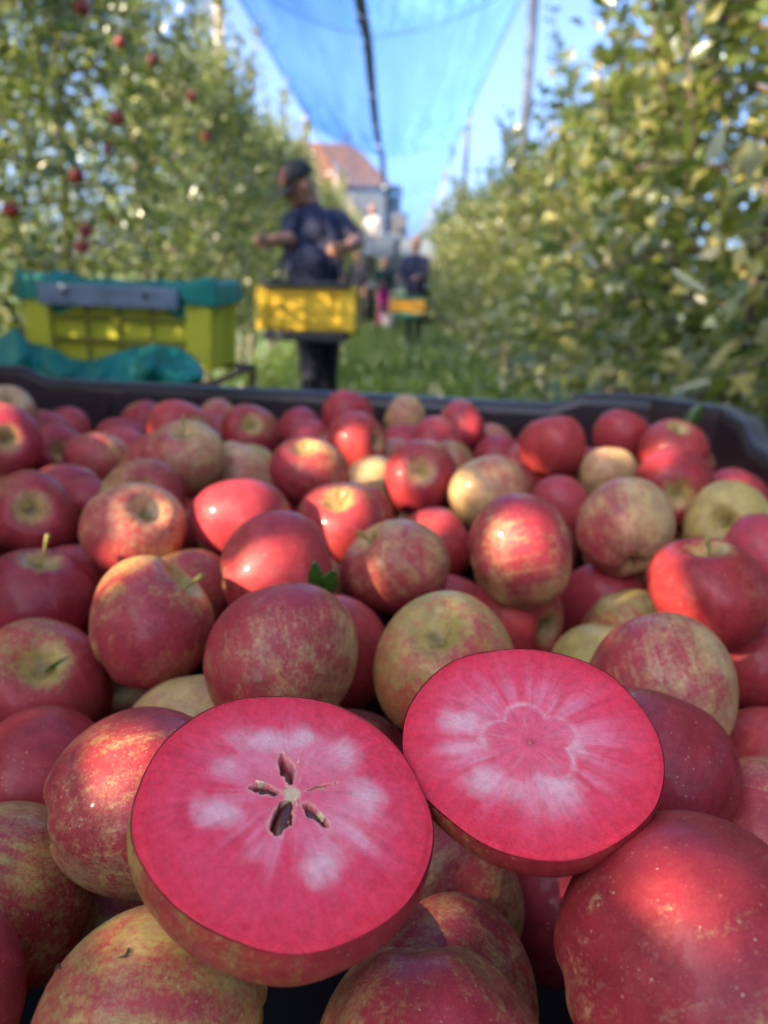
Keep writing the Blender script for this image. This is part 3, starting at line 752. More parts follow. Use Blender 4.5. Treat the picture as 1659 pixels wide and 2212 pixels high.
for px, py, rp in FLECKS:
    o = np.array(CAM); d = np.array((W(px, py, 1.0) - CAM).normalized())
    best = None
    for a in APPLES:
        c = np.array(a[:3]); R_ = a[3]
        b = (c - o) @ d; h2 = ((c - o) ** 2).sum() - b * b
        if h2 < (R_ * 1.02) ** 2 and b > 0:
            t = b - math.sqrt((R_ * 1.02) ** 2 - h2)
            if best is None or t < best: best = t
    for c, R_, n in CUTS:
        n = np.array(n); t = ((np.array(c) - o) @ n) / (d @ n)
        if np.linalg.norm(o + d * t - np.array(c)) < R_ * 1.03 and (best is None or t < best + .02): best = t
    if best is not None:
        GAPS.append((o + d * best, max(.0075, rp / FPX * best) if best < .4 else max(.010, rp / FPX * best)))

for px, py, dep, rad in ((650, 476, 4.45, .030), (682, 505, 4.45, .040), (757, 530, 4.4, .035)):
    GAPS.append((np.array(W(px, py, dep)), rad))

def open_trunk(mb, Mw):
    """trunk with only those limbs that leave the gaps free"""
    A = np.array(Mw); out = MB(); out.tube(*mb.stem, 8)
    for pts, rad_ in mb.limbs:
        pw = np.array([np.array(pts[i]) * (1 - f) + np.array(pts[i + 1]) * f for i in range(len(pts) - 1) for f in (0, .25, .5, .75)] + [pts[-1]]) @ A[:3, :3].T + A[:3, 3]
        ok = True
        for g_, rad in GAPS:
            v = pw - g_; t = v @ S3
            if (np.linalg.norm(v - t[:, None] * S3, axis=1) < rad + .014).any(): ok = False; break
        if ok: out.tube(pts, rad_, 5)
    me = mesh('trunk', out.v, out.f, True); me.materials.append(M['bark'])
    return me

def pruned(lv, Mw):
    P, D, N, L, Wd, col = lv
    A = np.array(Mw)
    keep = np.ones(len(P), bool)
    for fr in (.1, .37, .63, .9):
        c = (P + D * (L * fr)[:, None]) @ A[:3, :3].T + A[:3, 3]
        for g_, rad in GAPS:
            v = c - g_; t = v @ S3
            perp = np.linalg.norm(v - t[:, None] * S3, axis=1)
            keep &= ~((perp < rad + .010) & (t > 0))
    return tuple(a[keep] for a in lv)

SHADE = []   # world-space leaves of the trees that stand between the sun and the bin
for side, k, x, y, vi, rz, sc, lab, grp in TREES:
    var = (VAR_L if side == 'L' else VAR_R)[vi]
    if side == 'L' and -4 <= k <= 4:
        Mw = Matrix.Translation((x, y, 0)) @ Matrix.Rotation(rz, 4, 'Z') @ Matrix.Diagonal((sc, sc, sc, 1))
        lv2 = pruned(var['lv'], Mw); SHADE.append((lv2, Mw))
        V, Fa, col = leaf_block(*lv2, .12)
        var = {'trunk': open_trunk(var['mb'], Mw), 'crown': leaves_mesh('crown', V, Fa, col, M['leaf'])}
    t = tree_instance(lab, x, y, var, grp, rz, sc)
    if side == 'L' and 2 < k < 7:
        for q in range(8 if k < 5 else 4):
            a = rt.uniform(-1.9, 1.2) - rz; h = rt.uniform(.8, 2.7)
            ro = rt.uniform(.42, .62)
            ap = obj('apple', small_apple, None, t)
            ap.location = (math.cos(a) * ro, math.sin(a) * ro, h); ap.scale = (.039,) * 3
            ap.rotation_euler = (rt.uniform(-.4, .4), rt.uniform(-.4, .4), a)

for k in range(-4, 2):  # extra unseen trees at half spacing, added to deepen the shade on the bin
    x, y, rz, sc, vi = LEFT_X + .05, k + .6, rt.uniform(0, 6.28), rt.uniform(.95, 1.05), k % 5
    Mw = Matrix.Translation((x, y, 0)) @ Matrix.Rotation(rz, 4, 'Z') @ Matrix.Diagonal((sc, sc, sc, 1))
    lv2 = pruned(VAR_L[vi]['lv'], Mw); SHADE.append((lv2, Mw))
    V, Fa, col = leaf_block(*lv2, .12)
    half_tree = tree_instance('extra apple tree added to the left row to shade the bin', x, y, {'trunk': open_trunk(VAR_L[vi]['mb'], Mw), 'crown': leaves_mesh('crown', V, Fa, col, M['leaf'])}, 'trees shading the bin', rz, sc)

# added unseen leaves block the sun from the bin, save where flecks fall
E1 = np.cross(S3, [0, 0, 1.0]); E1 /= np.linalg.norm(E1); E2 = np.cross(E1, S3)
CELL = .006
bx = np.array([[x_, y_, .93] for x_ in (-.98, .45) for y_ in (-.15, 1.2)])
lo = np.array([(bx @ E1).min(), (bx @ E2).min() - .06]); hi = np.array([(bx @ E1).max(), (bx @ E2).max() + .06])
shp = ((hi - lo) / CELL).astype(int) + 1
cov = np.zeros(shp, bool)
def stamp(p3):
    ij = ((np.stack([p3 @ E1, p3 @ E2], 1) - lo) / CELL).astype(int)
    ok = (ij >= 0).all(1) & (ij < shp).all(1); ij = ij[ok]; cov[ij[:, 0], ij[:, 1]] = True
for lv2, Mw in SHADE:
    A_ = np.array(Mw); P_, D_, N_, L_, W_, _c = lv2
    for tt in np.linspace(.08, .92, 11):
        for ss in (-.3, -.15, 0, .15, .3):
            k_ = ss * 1.4 * math.sin(math.pi * tt)
            stamp((P_ + D_ * (L_ * tt)[:, None] + np.cross(D_, N_) * (W_ * k_)[:, None]) @ A_[:3, :3].T + A_[:3, 3])
gi, gj = np.meshgrid(np.arange(shp[0]), np.arange(shp[1]), indexing='ij')
cc = np.stack([gi, gj], -1) * CELL + lo + CELL / 2
lit = np.zeros(shp, bool)
for g_, rad in GAPS[:len(FLECKS)]:
    lit |= np.linalg.norm(cc - np.array([g_ @ E1, g_ @ E2]), axis=-1) < rad
todo = np.argwhere(~cov & ~lit)
rb = np.random.default_rng(77); rb.shuffle(todo)
NEWP = []; NEWD = []; NEWN = []
for i_, j_ in todo:
    if cov[i_, j_]: continue
    c2 = cc[i_, j_]
    base0 = E1 * c2[0] + E2 * c2[1]; base0 = base0 + S3 * ((.93 - base0[2]) / S3[2])
    x_t = rb.uniform(-2.25, -1.5); t_ = (x_t - base0[0]) / S3[0]
    p = base0 + S3 * t_
    a_ = rb.uniform(0, 6.28); d_ = unit(E1 * math.cos(a_) + E2 * math.sin(a_) + S3 * rb.normal(0, .25)); n_ = S3 + rb.normal(0, .2, 3); n_ = unit(n_ - d_ * (n_ @ d_))
    # keep the leaf clear of the flecks
    pts_ = np.array([p + d_ * .066 * s_ for s_ in (-.5, -.25, 0, .25, .5)])
    q_ = np.stack([pts_ @ E1, pts_ @ E2], 1)
    if any((np.linalg.norm(q_ - np.array([g_ @ E1, g_ @ E2]), axis=1) < rad + (.003 if rad < .0076 else .010)).any() for g_, rad in GAPS[:len(FLECKS)]): continue
    NEWP.append(p - d_ * .035); NEWD.append(d_); NEWN.append(n_)
    sd_ = np.cross(d_, n_)
    stamp(np.array([p + d_ * .07 * (t2 - .5) + sd_ * (.036 * k2 * 1.4 * math.sin(math.pi * t2)) for t2 in np.linspace(.08, .92, 13) for k2 in (-.3, -.15, 0, .15, .3)]))
if NEWP:
    nl = len(NEWP); tcol = rb.random(nl)[:, None]
    host_t = half_tree; inv = np.array(host_t.matrix_basis.inverted())
    host_sc = host_t.scale[0]
    Pw = np.array(NEWP) @ inv[:3, :3].T + inv[:3, 3]; Rw = inv[:3, :3] * host_sc
    V, Fa, col = leaf_block(Pw, unit(np.array(NEWD) @ Rw.T), unit(np.array(NEWN) @ Rw.T), np.full(nl, .072) / host_sc, np.full(nl, .038) / host_sc, np.array([.055, .105, .025]) * (1 - tcol) + np.array([.17, .21, .04]) * tcol, .05)
    obj('shade_leaves', leaves_mesh('shade_leaves', V, Fa, col, M['leaf']), None, host_t)
print('shade leaves', len(NEWP))

# ------------------------------------------------------------------ grass
rg = np.random.default_rng(5)
nb = 60000
gy = 1.6 + 34 * rg.random(nb) ** 1.8
gx = rg.uniform(-1.9, 1.5, nb)
hgt = rg.uniform(.05, .15, nb) * (1 + .6 * (rg.random(nb) < .1))
patch = np.sin(gx * 3.1 + 1.3 * np.sin(gy * .9)) * np.cos(gy * 1.7 + gx)
keep = rg.random(nb) < .62 + .38 * patch
gx, gy, hgt = gx[keep], gy[keep], hgt[keep]; nb = len(gx)
az = rg.uniform(0, 6.28, nb)
wx = np.cos(az) * .007 * (1 + gy * .10); wy = np.sin(az) * .007 * (1 + gy * .10)
lx = rg.normal(0, .035, nb); ly = rg.normal(0, .035, nb)
V = np.stack([np.stack([gx - wx, gy - wy, np.zeros(nb)], 1), np.stack([gx + wx, gy + wy, np.zeros(nb)], 1), np.stack([gx + lx, gy + ly, hgt], 1)], 1).reshape(-1, 3)
Fa = np.arange(nb * 3).reshape(-1, 3)
t = rg.random(nb)[:, None]
gc = np.array([.03, .075, .012]) * (1 - t) + np.array([.13, .19, .035]) * t
gm = leaves_mesh('grass', V, Fa, np.repeat(gc, 3, 0), M['leaf'])
tag(obj('grass', gm), 'short green grass covering the aisle floor', None, None, 'stuff')

# ------------------------------------------------------------------ the apple bin
BYAW = math.radians(-7.5)
EU = Vector((math.cos(BYAW), math.sin(BYAW), 0)); EV = Vector((-math.sin(BYAW), math.cos(BYAW), 0))
U0, U1, V0, V1 = -.925, .295, -.055, 1.150
RIMZ = 1.10 - .172
def BL(u, v, z): return EU * u + EV * v + Vector((0, 0, z))
bin_ = thing('apple_bin', 'dark brown plastic bulk bin filled with apples', 'bin', (0, 0, 0))
CH = .075   # chamfered corners
RAISE = .018
def perimeter(inset):
    c = CH + inset * .4
    a, b, e, f = U0 - inset, U1 + inset, V0 - inset, V1 + inset
    corners = [(a + c, e), (b - c, e), (b, e + c), (b, f - c), (b - c, f), (a + c, f), (a, f - c), (a, e + c)]
    return corners
def ring_points(inset):
    cs = perimeter(inset); out = []
    for i in range(8):
        p, q = Vector(cs[i]), Vector(cs[(i + 1) % 8])
        longside = (q - p).length > .3
        ts = [0, .03, .06, .08, .0895, .10, .115, .131, .15, .5, .85, .869, .885, .90, .9105, .92, .94, .97] if longside else [0, .33, .66]
        for t in ts:
            r = p.lerp(q, t)
            dist = min(t, 1 - t) * (q - p).length if longside else 0
            # the raised corner pieces slope down to the low middle of each side
            lift = RAISE * max(0, min(1, (.140 - dist) / .045))
            out.append((r.x, r.y, lift))
    return out
WALL = 0.022
rin = ring_points(0.0); rmid = ring_points(WALL * .5); rout = ring_points(WALL); rlip = ring_points(WALL + .022)
n = len(rin)
def sweep(name, rings, mat, smooth=False):
    vs = []; fs = []
    for ring in rings:
        for (u, v, z) in ring: vs.append(BL(u, v, z))
    m = len(rings)
    for j in range(m - 1):
        for k in range(n):
            k2 = (k + 1) % n
            fs.append((j * n + k, j * n + k2, (j + 1) * n + k2, (j + 1) * n + k))
    return obj(name, mesh(name, vs, fs, smooth), mat, bin_)
lay = lambda R_, z, keep=1.0: [(u, v, z + l * keep) for u, v, l in R_]
taper = ring_points(-.03)
sweep('wall', [lay(taper, .17, 0), lay(rin, RIMZ - .055, 1), lay(rin, RIMZ - .012)], M['bin'])
sweep('outer_wall', [lay(rout, RIMZ - .024), lay(rout, RIMZ - .07, 1), lay(ring_points(-.004), .15, 0)], M['bin'])
sweep('rim', [lay(rin, RIMZ - .012), lay(ring_points(.003), RIMZ - .002), lay(ring_points(.008), RIMZ), lay(ring_points(WALL + .012), RIMZ), lay(ring_points(WALL + .019), RIMZ - .003), lay(rlip, RIMZ - .010), lay(rlip, RIMZ - .024), lay(rout, RIMZ - .024)], M['bin_rim'])
sweep('rim_sheen_strip', [lay(ring_points(.006), RIMZ + .0012), lay(ring_points(.010), RIMZ + .003), lay(ring_points(.026), RIMZ + .003), lay(ring_points(.030), RIMZ + .0012)], M['rim_sheen'])  # pale strip laid on the rim top as painted sky highlight
# vertical ribs inside the walls
for u in (-.78, -.62, -.45, -.28, -.10, .02):
    MB().add([BL(u + du, V1 - dv, z) for z in (.4, RIMZ - .03) for du, dv in ((-.012, -.004), (.012, -.004), (.008, .006), (-.008, .006))], [(0, 1, 5, 4), (1, 2, 6, 5), (2, 3, 7, 6), (3, 0, 4, 7), (4, 5, 6, 7), (3, 2, 1, 0)]).build('rib', M['bin'], bin_)
for v in (.16, .34, .52, .70, .88):
    MB().add([BL(U1 - dv, v + du, z) for z in (.4, RIMZ - .03) for du, dv in ((-.012, -.004), (.012, -.004), (.008, .006), (-.008, .006))], [(0, 1, 5, 4), (1, 2, 6, 5), (2, 3, 7, 6), (3, 0, 4, 7), (4, 5, 6, 7), (3, 2, 1, 0)]).build('rib', M['bin'], bin_)
fl = MB(); fl.add([BL(u, v, .17) for u, v, _ in taper] + [BL(u, v, .15) for u, v, _ in taper], [tuple(range(n)), tuple(range(2 * n - 1, n - 1, -1))]).build('floor', M['bin'], bin_)
for u in (-.85, -.333, .18):
    MB().add([BL(u + a, v, z) for z in (0, .15) for a, v in ((-.05, V0 + .03), (.05, V0 + .03), (.05, V1 - .03), (-.05, V1 - .03))], [(0, 1, 5, 4), (1, 2, 6, 5), (2, 3, 7, 6), (3, 0, 4, 7), (4, 5, 6, 7), (3, 2, 1, 0)]).build('runner', M['bin'], bin_)

# ------------------------------------------------------------------ apples
SHAPES = [mesh('apple', *apple_profile(20 + s), True) for s in range(14)]
for s in SHAPES: s.materials.append(M['apple'])
def stem_mesh(length, bend):
    mb = MB()
    pts = []; rr = []
    for i in range(7):
        t = i / 6
        pts.append((bend * t * t, bend * .4 * t * t, .42 + length * t))
        rr.append(.026 - .006 * math.sin(t * 3.1) + (.022 if i == 6 else (.012 if i == 5 else 0)))
    mb.tube(pts, rr, 7)
    return mesh('stem', mb.v, mb.f, True)
STEMS = {}
def get_stem(sl, bend):
    key = (round(sl, 1), bend)
    if key not in STEMS:
        STEMS[key] = stem_mesh(.22 + .34 * sl, bend); STEMS[key].materials.append(M['stem'])
    return STEMS[key]
cb = MB()
for k in range(5):
    a = k * 1.2566
    cb.tube([(math.cos(a) * .05, math.sin(a) * .05, -.70), (math.cos(a) * .10, math.sin(a) * .10, -.77), (math.cos(a + .3) * .085, math.sin(a + .3) * .085, -.86)], [.03, .03, .006], 5)
CALYX = mesh('calyx', cb.v, cb.f, True); CALYX.materials.append(M['calyx'])

def place_apple(c, R_, axis, bdir, blush, ground, deep, sl, label, shape, group=None, parts=True):
    o = obj('apple', SHAPES[shape])
    z = Vector(axis).normalized()
    x = Vector(bdir) - z * Vector(bdir).dot(z)
    x = x.normalized() if x.length > .05 else z.orthogonal().normalized()
    y = z.cross(x)
    o.matrix_world = Matrix.Translation(Vector(c)) @ Matrix((x, y, z)).transposed().to_4x4() @ Matrix.Scale(R_, 4)
    o['blush'] = float(blush); o['ground'] = float(ground); o['deep'] = float(deep)
    tag(o, label, 'apple', group)
    if parts:
        toc = (CAM - Vector(c)).normalized()
        d = toc.dot(z)
        if d > -.2 and (sl > 0 or d > .3): obj('stem', get_stem(sl, .10 if shape % 2 else -.08), None, o)
        if d < -.3: obj('calyx', CALYX, None, o)
    return o
ra = random.Random(4)
PLACED = []
for i, a in enumerate(APPLES):
    x, y, z, R_, ax, ay, az_, bx, by, bz, bl, gr, dp, sl, lab = a
    place_apple((x, y, z), R_, (ax, ay, az_), (bx, by, bz), bl, gr, dp, sl, lab, (i * 5) % 14)
    PLACED.append((x, y, z, R_))
for c, R_, nn in CUTS: PLACED.append((c[0], c[1], c[2] - .012, .034))
# the layers below, seen through the gaps
pa = np.array(PLACED)
nfill = 0
rf_ = np.random.default_rng(9)
cand = []
for zl in (.885, .868, .85, .81):
    for _ in range(2600 if zl > .84 else 1200):
        u = rf_.uniform(U0 + .045, U1 - .045); v = rf_.uniform(V0 + .045, V1 - .045) if zl > .84 else rf_.uniform(V0 + .045, .36)
        if zl < .84 and u < -.3: continue
        p = BL(u, v, zl + rf_.uniform(-.012, .012)); R_ = rf_.uniform(.034, .038)
        dd = np.linalg.norm(pa[:, :3] - np.array(p), axis=1)
        if (dd > (pa[:, 3] + R_) * .955).all() and (p - CAM).length > .2 and p.z + R_ < .925 and (p.y > .08 or p.z < .87):
            pa = np.vstack([pa, [p.x, p.y, p.z, R_]])
            cand.append((p, R_))
for i, (p, R_) in enumerate(cand):
    ax = Vector((ra.gauss(0, 1), ra.gauss(0, 1), ra.gauss(0, .7))).normalized()
    place_apple(p, R_, ax, (ra.gauss(0, 1), ra.gauss(0, 1), ra.gauss(0, 1)), ra.uniform(.55, 1), ra.random(), ra.uniform(.2, .8), .1,
                'red apple lying deeper in the bin, glimpsed between those on top', ra.randrange(14), 'apples deeper in the bin', parts=False)

# ------------------------------------------------------------------ the two cut halves
def vnoise(x, y, seed):
    r = np.random.default_rng(seed); g_ = r.random((64, 64))
    xi = np.floor(x).astype(int); yi = np.floor(y).astype(int); fx = x - xi; fy = y - yi
    fx = fx * fx * (3 - 2 * fx); fy = fy * fy * (3 - 2 * fy)
    G = lambda a, b: g_[a % 64, b % 64]
    return (G(xi, yi) * (1 - fx) + G(xi + 1, yi) * fx) * (1 - fy) + (G(xi, yi + 1) * (1 - fx) + G(xi + 1, yi + 1) * fx) * fy
def fbm(x, y, seed, o=4):
    s = 0; a = .5
    for k in range(o):
        s = s + a * vnoise(x * 2 ** k + 7.3 * k, y * 2 ** k + 3.1 * k, seed + k); a *= .5
    return s
def sstep(a, b, x):
    t = np.clip((x - a) / (b - a), 0, 1); return t * t * (3 - 2 * t)

def outline(ph, s):
    return 1 + .010 * np.cos(2 * ph + s) + .008 * np.cos(3 * ph + 2 * s) + .010 * np.cos(5 * ph + s) + .004 * np.cos(9 * ph)

def cut_apple(idx, label, center, R_, nrm, core, props):
    nz = Vector(nrm).normalized()
    camr = CAM_R @ Vector((1, 0, 0))
    x = (camr - nz * camr.dot(nz)).normalized(); y = nz.cross(x)
    NS, NR = 288, 150
    ph = np.linspace(0, 2 * np.pi, NS, endpoint=False)
    # skin: from the cut edge down to the end of the apple
    vs = []; fs = []
    NT = 26
    depth = .98 if idx == 0 else .72
    for i in range(NT):
        t = i / (NT - 1)
        th = t * math.pi / 2
        rr_ = math.cos(th) ** .9 if i < NT - 1 else .012
        zz = -depth * math.sin(th) ** 1.05
        if t > .7: zz += .14 * math.exp(-(rr_ / .2) ** 2)
        rad = rr_ * outline(ph, idx + 1.0) * (1 + (.075 if idx == 0 else .035) * math.sin(min(th * 2.6, math.pi)))
        for k in range(NS): vs.append((rad[k] * math.cos(ph[k]), rad[k] * math.sin(ph[k]), zz))
    for i in range(NT - 1):
        for k in range(NS):
            k2 = (k + 1) % NS
            fs.append((i * NS + k, (i + 1) * NS + k, (i + 1) * NS + k2, i * NS + k2))
    fs.append(tuple((NT - 1) * NS + k for k in range(NS)))
    sk = mesh('cut_apple', vs, fs, True); sk.materials.append(M['apple'])
    o = obj('cut_apple', sk)
    o.matrix_world = Matrix.Translation(Vector(center)) @ Matrix((x, y, nz)).transposed().to_4x4() @ Matrix.Scale(R_, 4)
    for k_, v_ in props.items(): o[k_] = v_
    tag(o, label, 'cut apple')
    # flesh face
    sr = np.linspace(0, 1, NR) ** 1.25
    cx_, cy_ = core
    ex = outline(ph, idx + 1.0) * .994 * np.cos(ph); ey = outline(ph, idx + 1.0) * .994 * np.sin(ph)
    X = cx_ + (ex - cx_)[None, :] * sr[:, None]; Y = cy_ + (ey - cy_)[None, :] * sr[:, None]
    rho = np.sqrt(X ** 2 + Y ** 2); ang = np.arctan2(Y - cy_, X - cx_); rc = np.sqrt((X - cx_) ** 2 + (Y - cy_) ** 2)
    Z = .012 - .016 * sstep(.95, 1.0, rho) + .012 * (fbm(X * 4 + 9, Y * 4 + 9, 5) - .5)
    f1 = fbm(X * 6 + 20, Y * 6 + 20, 11 + idx); f2 = fbm(X * 22 + 30, Y * 22 + 30, 31 + idx)
    rays = fbm(np.cos(ang) * 7 + 20, np.sin(ang) * 7 + 20 + rc * .8, 51 + idx)
    red = np.array([.96, .050, .11]); rim = np.array([.90, .012, .03]); pink = np.array([.98, .17, .24]); pale = np.array([1.0, .56, .56])
    def mix(c, d, t): return c * (1 - t[..., None]) + d * t[..., None]
    col = np.broadcast_to(red, X.shape + (3,)).copy()
    col = mix(col, rim, sstep(.70, 1.0, rho + .12 * (f1 - .5)) * .75)
    col = mix(col, pink, .75 * sstep(.40, .70, rays) * sstep(1.0, .45, rho))
    col = mix(col, np.array([.80, .014, .05]), .5 * sstep(.5, .7, f1) * sstep(.25, .6, rc))
    col = mix(col, pink, .60 * sstep(.52, .28, rc + .22 * (f1 - .5)))
    col = mix(col, np.array([1.0, .34, .42]), .55 * np.exp(-((rc - (.42 if idx == 0 else .50)) / .15) ** 2) * sstep(.25, .65, rays))
    blots = BLOTS[idx]
    for bx, by, brx, bry, rot, amt in blots:
        dx, dy = X - bx, Y - by
        c_, s_ = math.cos(rot), math.sin(rot)
        uu = (dx * c_ + dy * s_) / brx; ww = (-dx * s_ + dy * c_) / bry
        dd = np.sqrt(uu ** 2 + ww ** 2) * .95 + .75 * (f1 - .48) + .4 * (f2 - .5) + .6 * (rays - .5)
        col = mix(col, pale, amt * sstep(1.15, .05, dd))
    if idx == 0:
        petals = [(*polar(618, 1663, 0), .125, .050, .17), (*polar(570, 1708, 0), .105, .040, .15), (*polar(608, 1768, 0), .130, .062, .18), (*polar(683, 1764, 0), .125, .040, .15), (*polar(692, 1702, 0), .100, .016, .08)]
        pit = np.zeros_like(X); edge = np.zeros_like(X)
        for pa_, pr, pl, pw, pd in petals:
            dx, dy = X - cx_ - pr * math.cos(pa_), Y - cy_ - pr * math.sin(pa_)
            c_, s_ = math.cos(pa_), math.sin(pa_)
            uu = (dx * c_ + dy * s_) / pl; ww = (-dx * s_ + dy * c_) / pw
            dd = np.sqrt(uu ** 2 + np.abs(ww) ** 1.7) + 1.0 * (f2 - .5)
            w = sstep(1.06, .86, dd)
            Z = Z - pd * w
            pit = np.maximum(pit, w); edge = np.maximum(edge, sstep(1.4, 1.1, dd) * (1 - w))
        col = mix(col, np.array([.97, .50, .36]), edge * .6)
        Z = Z + edge * .014 * (f2 - .3)
        col = mix(col, np.array([.62, .17, .16]), pit * .92)
        cw = sstep(.075, .035, rc + .05 * (f2 - .5)) * (1 - pit)
        col = mix(col, np.array([.80, .66, .36]), cw)
    else:
        lob = .275 + .105 * np.abs(np.cos(2.5 * (ang - .35))) ** .8 + .035 * (f1 - .5)
        ln = np.exp(-((rc - lob) / .024) ** 2) * sstep(.25, .6, fbm(X * 5 + 3, Y * 5 + 8, 91))
        inside = sstep(.02, -.04, rc - lob)
        col = mix(col, np.array([.94, .13, .20]), inside * .55)
        col = mix(col, np.array([1.0, .52, .52]), ln * .80)
        for k in range(5):
            a0 = .35 + math.pi / 5 + k * 2 * math.pi / 5
            da = np.abs((ang - a0 + np.pi) % (2 * np.pi) - np.pi) * rc
            col = mix(col, np.array([.93, .52, .55]), .5 * np.exp(-(da / .014) ** 2) * sstep(.30, .38, rc) * sstep(.55, .44, rc))
            a1 = .35 + k * 2 * math.pi / 5
            da = np.abs((ang - a1 + np.pi) % (2 * np.pi) - np.pi) * rc
            col = mix(col, np.array([.90, .42, .40]), .35 * np.exp(-(da / .010) ** 2) * sstep(.10, .16, rc) * sstep(.34, .24, rc))
        col = mix(col, np.array([.50, .02, .05]), .55 * sstep(.10, .0, rc))
        col = mix(col, np.array([.75, .45, .25]), .7 * sstep(.022, .006, rc))
        Z = Z - .02 * sstep(.03, .0, rc) - .006 * ln
    f3 = fbm(np.cos(ang) * 30 + 20, np.sin(ang) * 30 + 20 + rc * 5, 71 + idx)
    col = np.clip(col * (1 + .30 * (f2 - .5) + .30 * (f3 - .5))[..., None], 0, 1)
    V = np.stack([X, Y, Z], -1).reshape(-1, 3)
    a = np.arange((NR - 1) * NS).reshape(NR - 1, NS)
    b = np.roll(a, -1, 1)
    Q = np.stack([a, a + NS, b + NS, b], -1).reshape(-1, 4)
    fm = mesh('flesh', V.tolist(), [tuple(q) for q in Q.tolist()], True)
    ca = fm.color_attributes.new('flesh', 'FLOAT_COLOR', 'POINT')
    cc = np.concatenate([col.reshape(-1, 3), np.ones((NR * NS, 1))], 1)
    ca.data.foreach_set('color', cc.astype(np.float32).ravel())
    fm.materials.append(M['flesh'])
    obj('flesh', fm, None, o)
    if idx == 0:
        sb = MB(); pts = []; rr = []
        for i in range(10):
            t = i / 9; pts.append((0, 0, -.10 + .20 * t)); rr.append(max(.003, .044 * math.sin(math.pi * min(1, t * .92 + .04)) ** .7 * (1 - .45 * t)))
        sb.tube(pts, rr, 12)
        smesh = mesh('seed', sb.v, sb.f, True); smesh.materials.append(M['seed'])
        for pa_, pr, dz, sc in ((petals[2][0] + .12, petals[2][1], -.035, 1.55), (petals[1][0], petals[1][1] - .01, -.045, 1.15), (petals[0][0], petals[0][1] - .06, -.06, 1.0), (petals[3][0], petals[3][1], -.05, 1.0)):
            s = obj('seed', smesh, None, o)
            s.location = (cx_ + pr * math.cos(pa_), cy_ + pr * math.sin(pa_), dz)
            dirv = Vector((-math.cos(pa_), -math.sin(pa_), .12))
            s.rotation_euler = dirv.to_track_quat('Z', 'Y').to_euler(); s.scale = (sc * 1.05, sc * .7, sc)
        # torn bits of the core wall standing round the pips
        rm = np.random.default_rng(21)
        for pa_, pr, side in ((3.02, .17, .055), (3.10, .24, -.045), (4.28, .20, -.062), (1.72, .27, -.04), (1.72, .14, -.05), (5.52, .24, .045), (.22, .19, .022), (4.0, .07, 0), (2.3, .06, 0), (5.0, .07, .0)):
            mb = MB(); m_ = 7
            ln = rm.uniform(.05, .09)
            vs_ = []
            for i in range(m_):
                t = i / (m_ - 1) - .5
                bx = pr + ln * t; hgt_ = rm.uniform(.004, .022)
                for zz, th_ in ((-.04, 0), (hgt_ * .6, .006), (hgt_, .014)):
                    lx, ly = bx, side + th_ * (1 if side >= 0 else -1) + rm.uniform(-.005, .005)
                    vs_.append((cx_ + lx * math.cos(pa_) - ly * math.sin(pa_), cy_ + lx * math.sin(pa_) + ly * math.cos(pa_), zz))
            fs_ = []
            for i in range(m_ - 1):
                for j in range(2): fs_.append((i * 3 + j, i * 3 + j + 1, (i + 1) * 3 + j + 1, (i + 1) * 3 + j))
            obj('core_membrane', mesh('core_membrane', vs_, fs_, True), M['membrane'], o)
    return o
def rel(px, py, ci):
    c, r, nn = CUTS[ci]; c = Vector(c); nz = Vector(nn).normalized(); camr = CAM_R @ Vector((1, 0, 0)); x = (camr - nz * camr.dot(nz)).normalized(); y = nz.cross(x)
    d = W(px, py, 1) - CAM; t = (c - CAM).dot(nz) / d.dot(nz); p = CAM + d * t - c
    return p.dot(x) / r, p.dot(y) / r
def blots1():
    c, r, f, CI = (612, 1784), 322, .87, 0
    out = []
    for px, py, w, h, rot, amt in ((560, 1602, 75, 34, .1, .95), (655, 1592, 42, 30, 0, .95), (742, 1622, 46, 40, -.6, .85), (492, 1655, 40, 26, .5, .55), (788, 1722, 38, 46, .3, .95), (462, 1750, 52, 34, .1, .95),
                                   (700, 1862, 42, 48, -.3, .95), (775, 1812, 50, 14, -.7, .7), (560, 1840, 40, 20, .8, .35), (640, 1650, 110, 60, 0, .25), (740, 1780, 80, 50, 0, .25)):
        x, y = rel(px, py, CI); out.append((x, y, w / r * 1.2, h / r / f * 1.2, rot, amt))
    return out
def blots2():
    c, r, f, CI = (1152, 1628), 283, .805, 1
    out = []
    for px, py, w, h, rot, amt in ((1000, 1562, 50, 30, -.2, .95), (1000, 1618, 60, 20, .1, .8), (1040, 1690, 46, 30, .4, .95), (1195, 1695, 50, 34, -.1, .95), (1245, 1615, 22, 26, 0, .75), (1120, 1700, 40, 22, 0, .6), (1240, 1590, 40, 20, -.3, .35), (1180, 1740, 70, 30, 0, .3)):
        x, y = rel(px, py, CI); out.append((x, y, w / r * 1.2, h / r / f * 1.2, rot, amt))
    return out
BLOTS = [blots1(), blots2()]
def polar(px, py, ci):
    a_, b_ = rel(px, py, ci); c_ = rel(632, 1718, 0); return math.atan2(b_ - c_[1], a_ - c_[0]) % (2 * math.pi), math.hypot(a_ - c_[0], b_ - c_[1])
cut_apple(0, 'cut apple half with pink-red flesh and a star-shaped core with dark pips', *CUTS[0], rel(632, 1718, 0), {'blush': .74, 'ground': .2, 'deep': .62})
cut_apple(1, 'cut apple half with red flesh and a pale flower outline but no pips', *CUTS[1], rel(1145, 1605, 1), {'blush': .95, 'ground': .2, 'deep': .8})

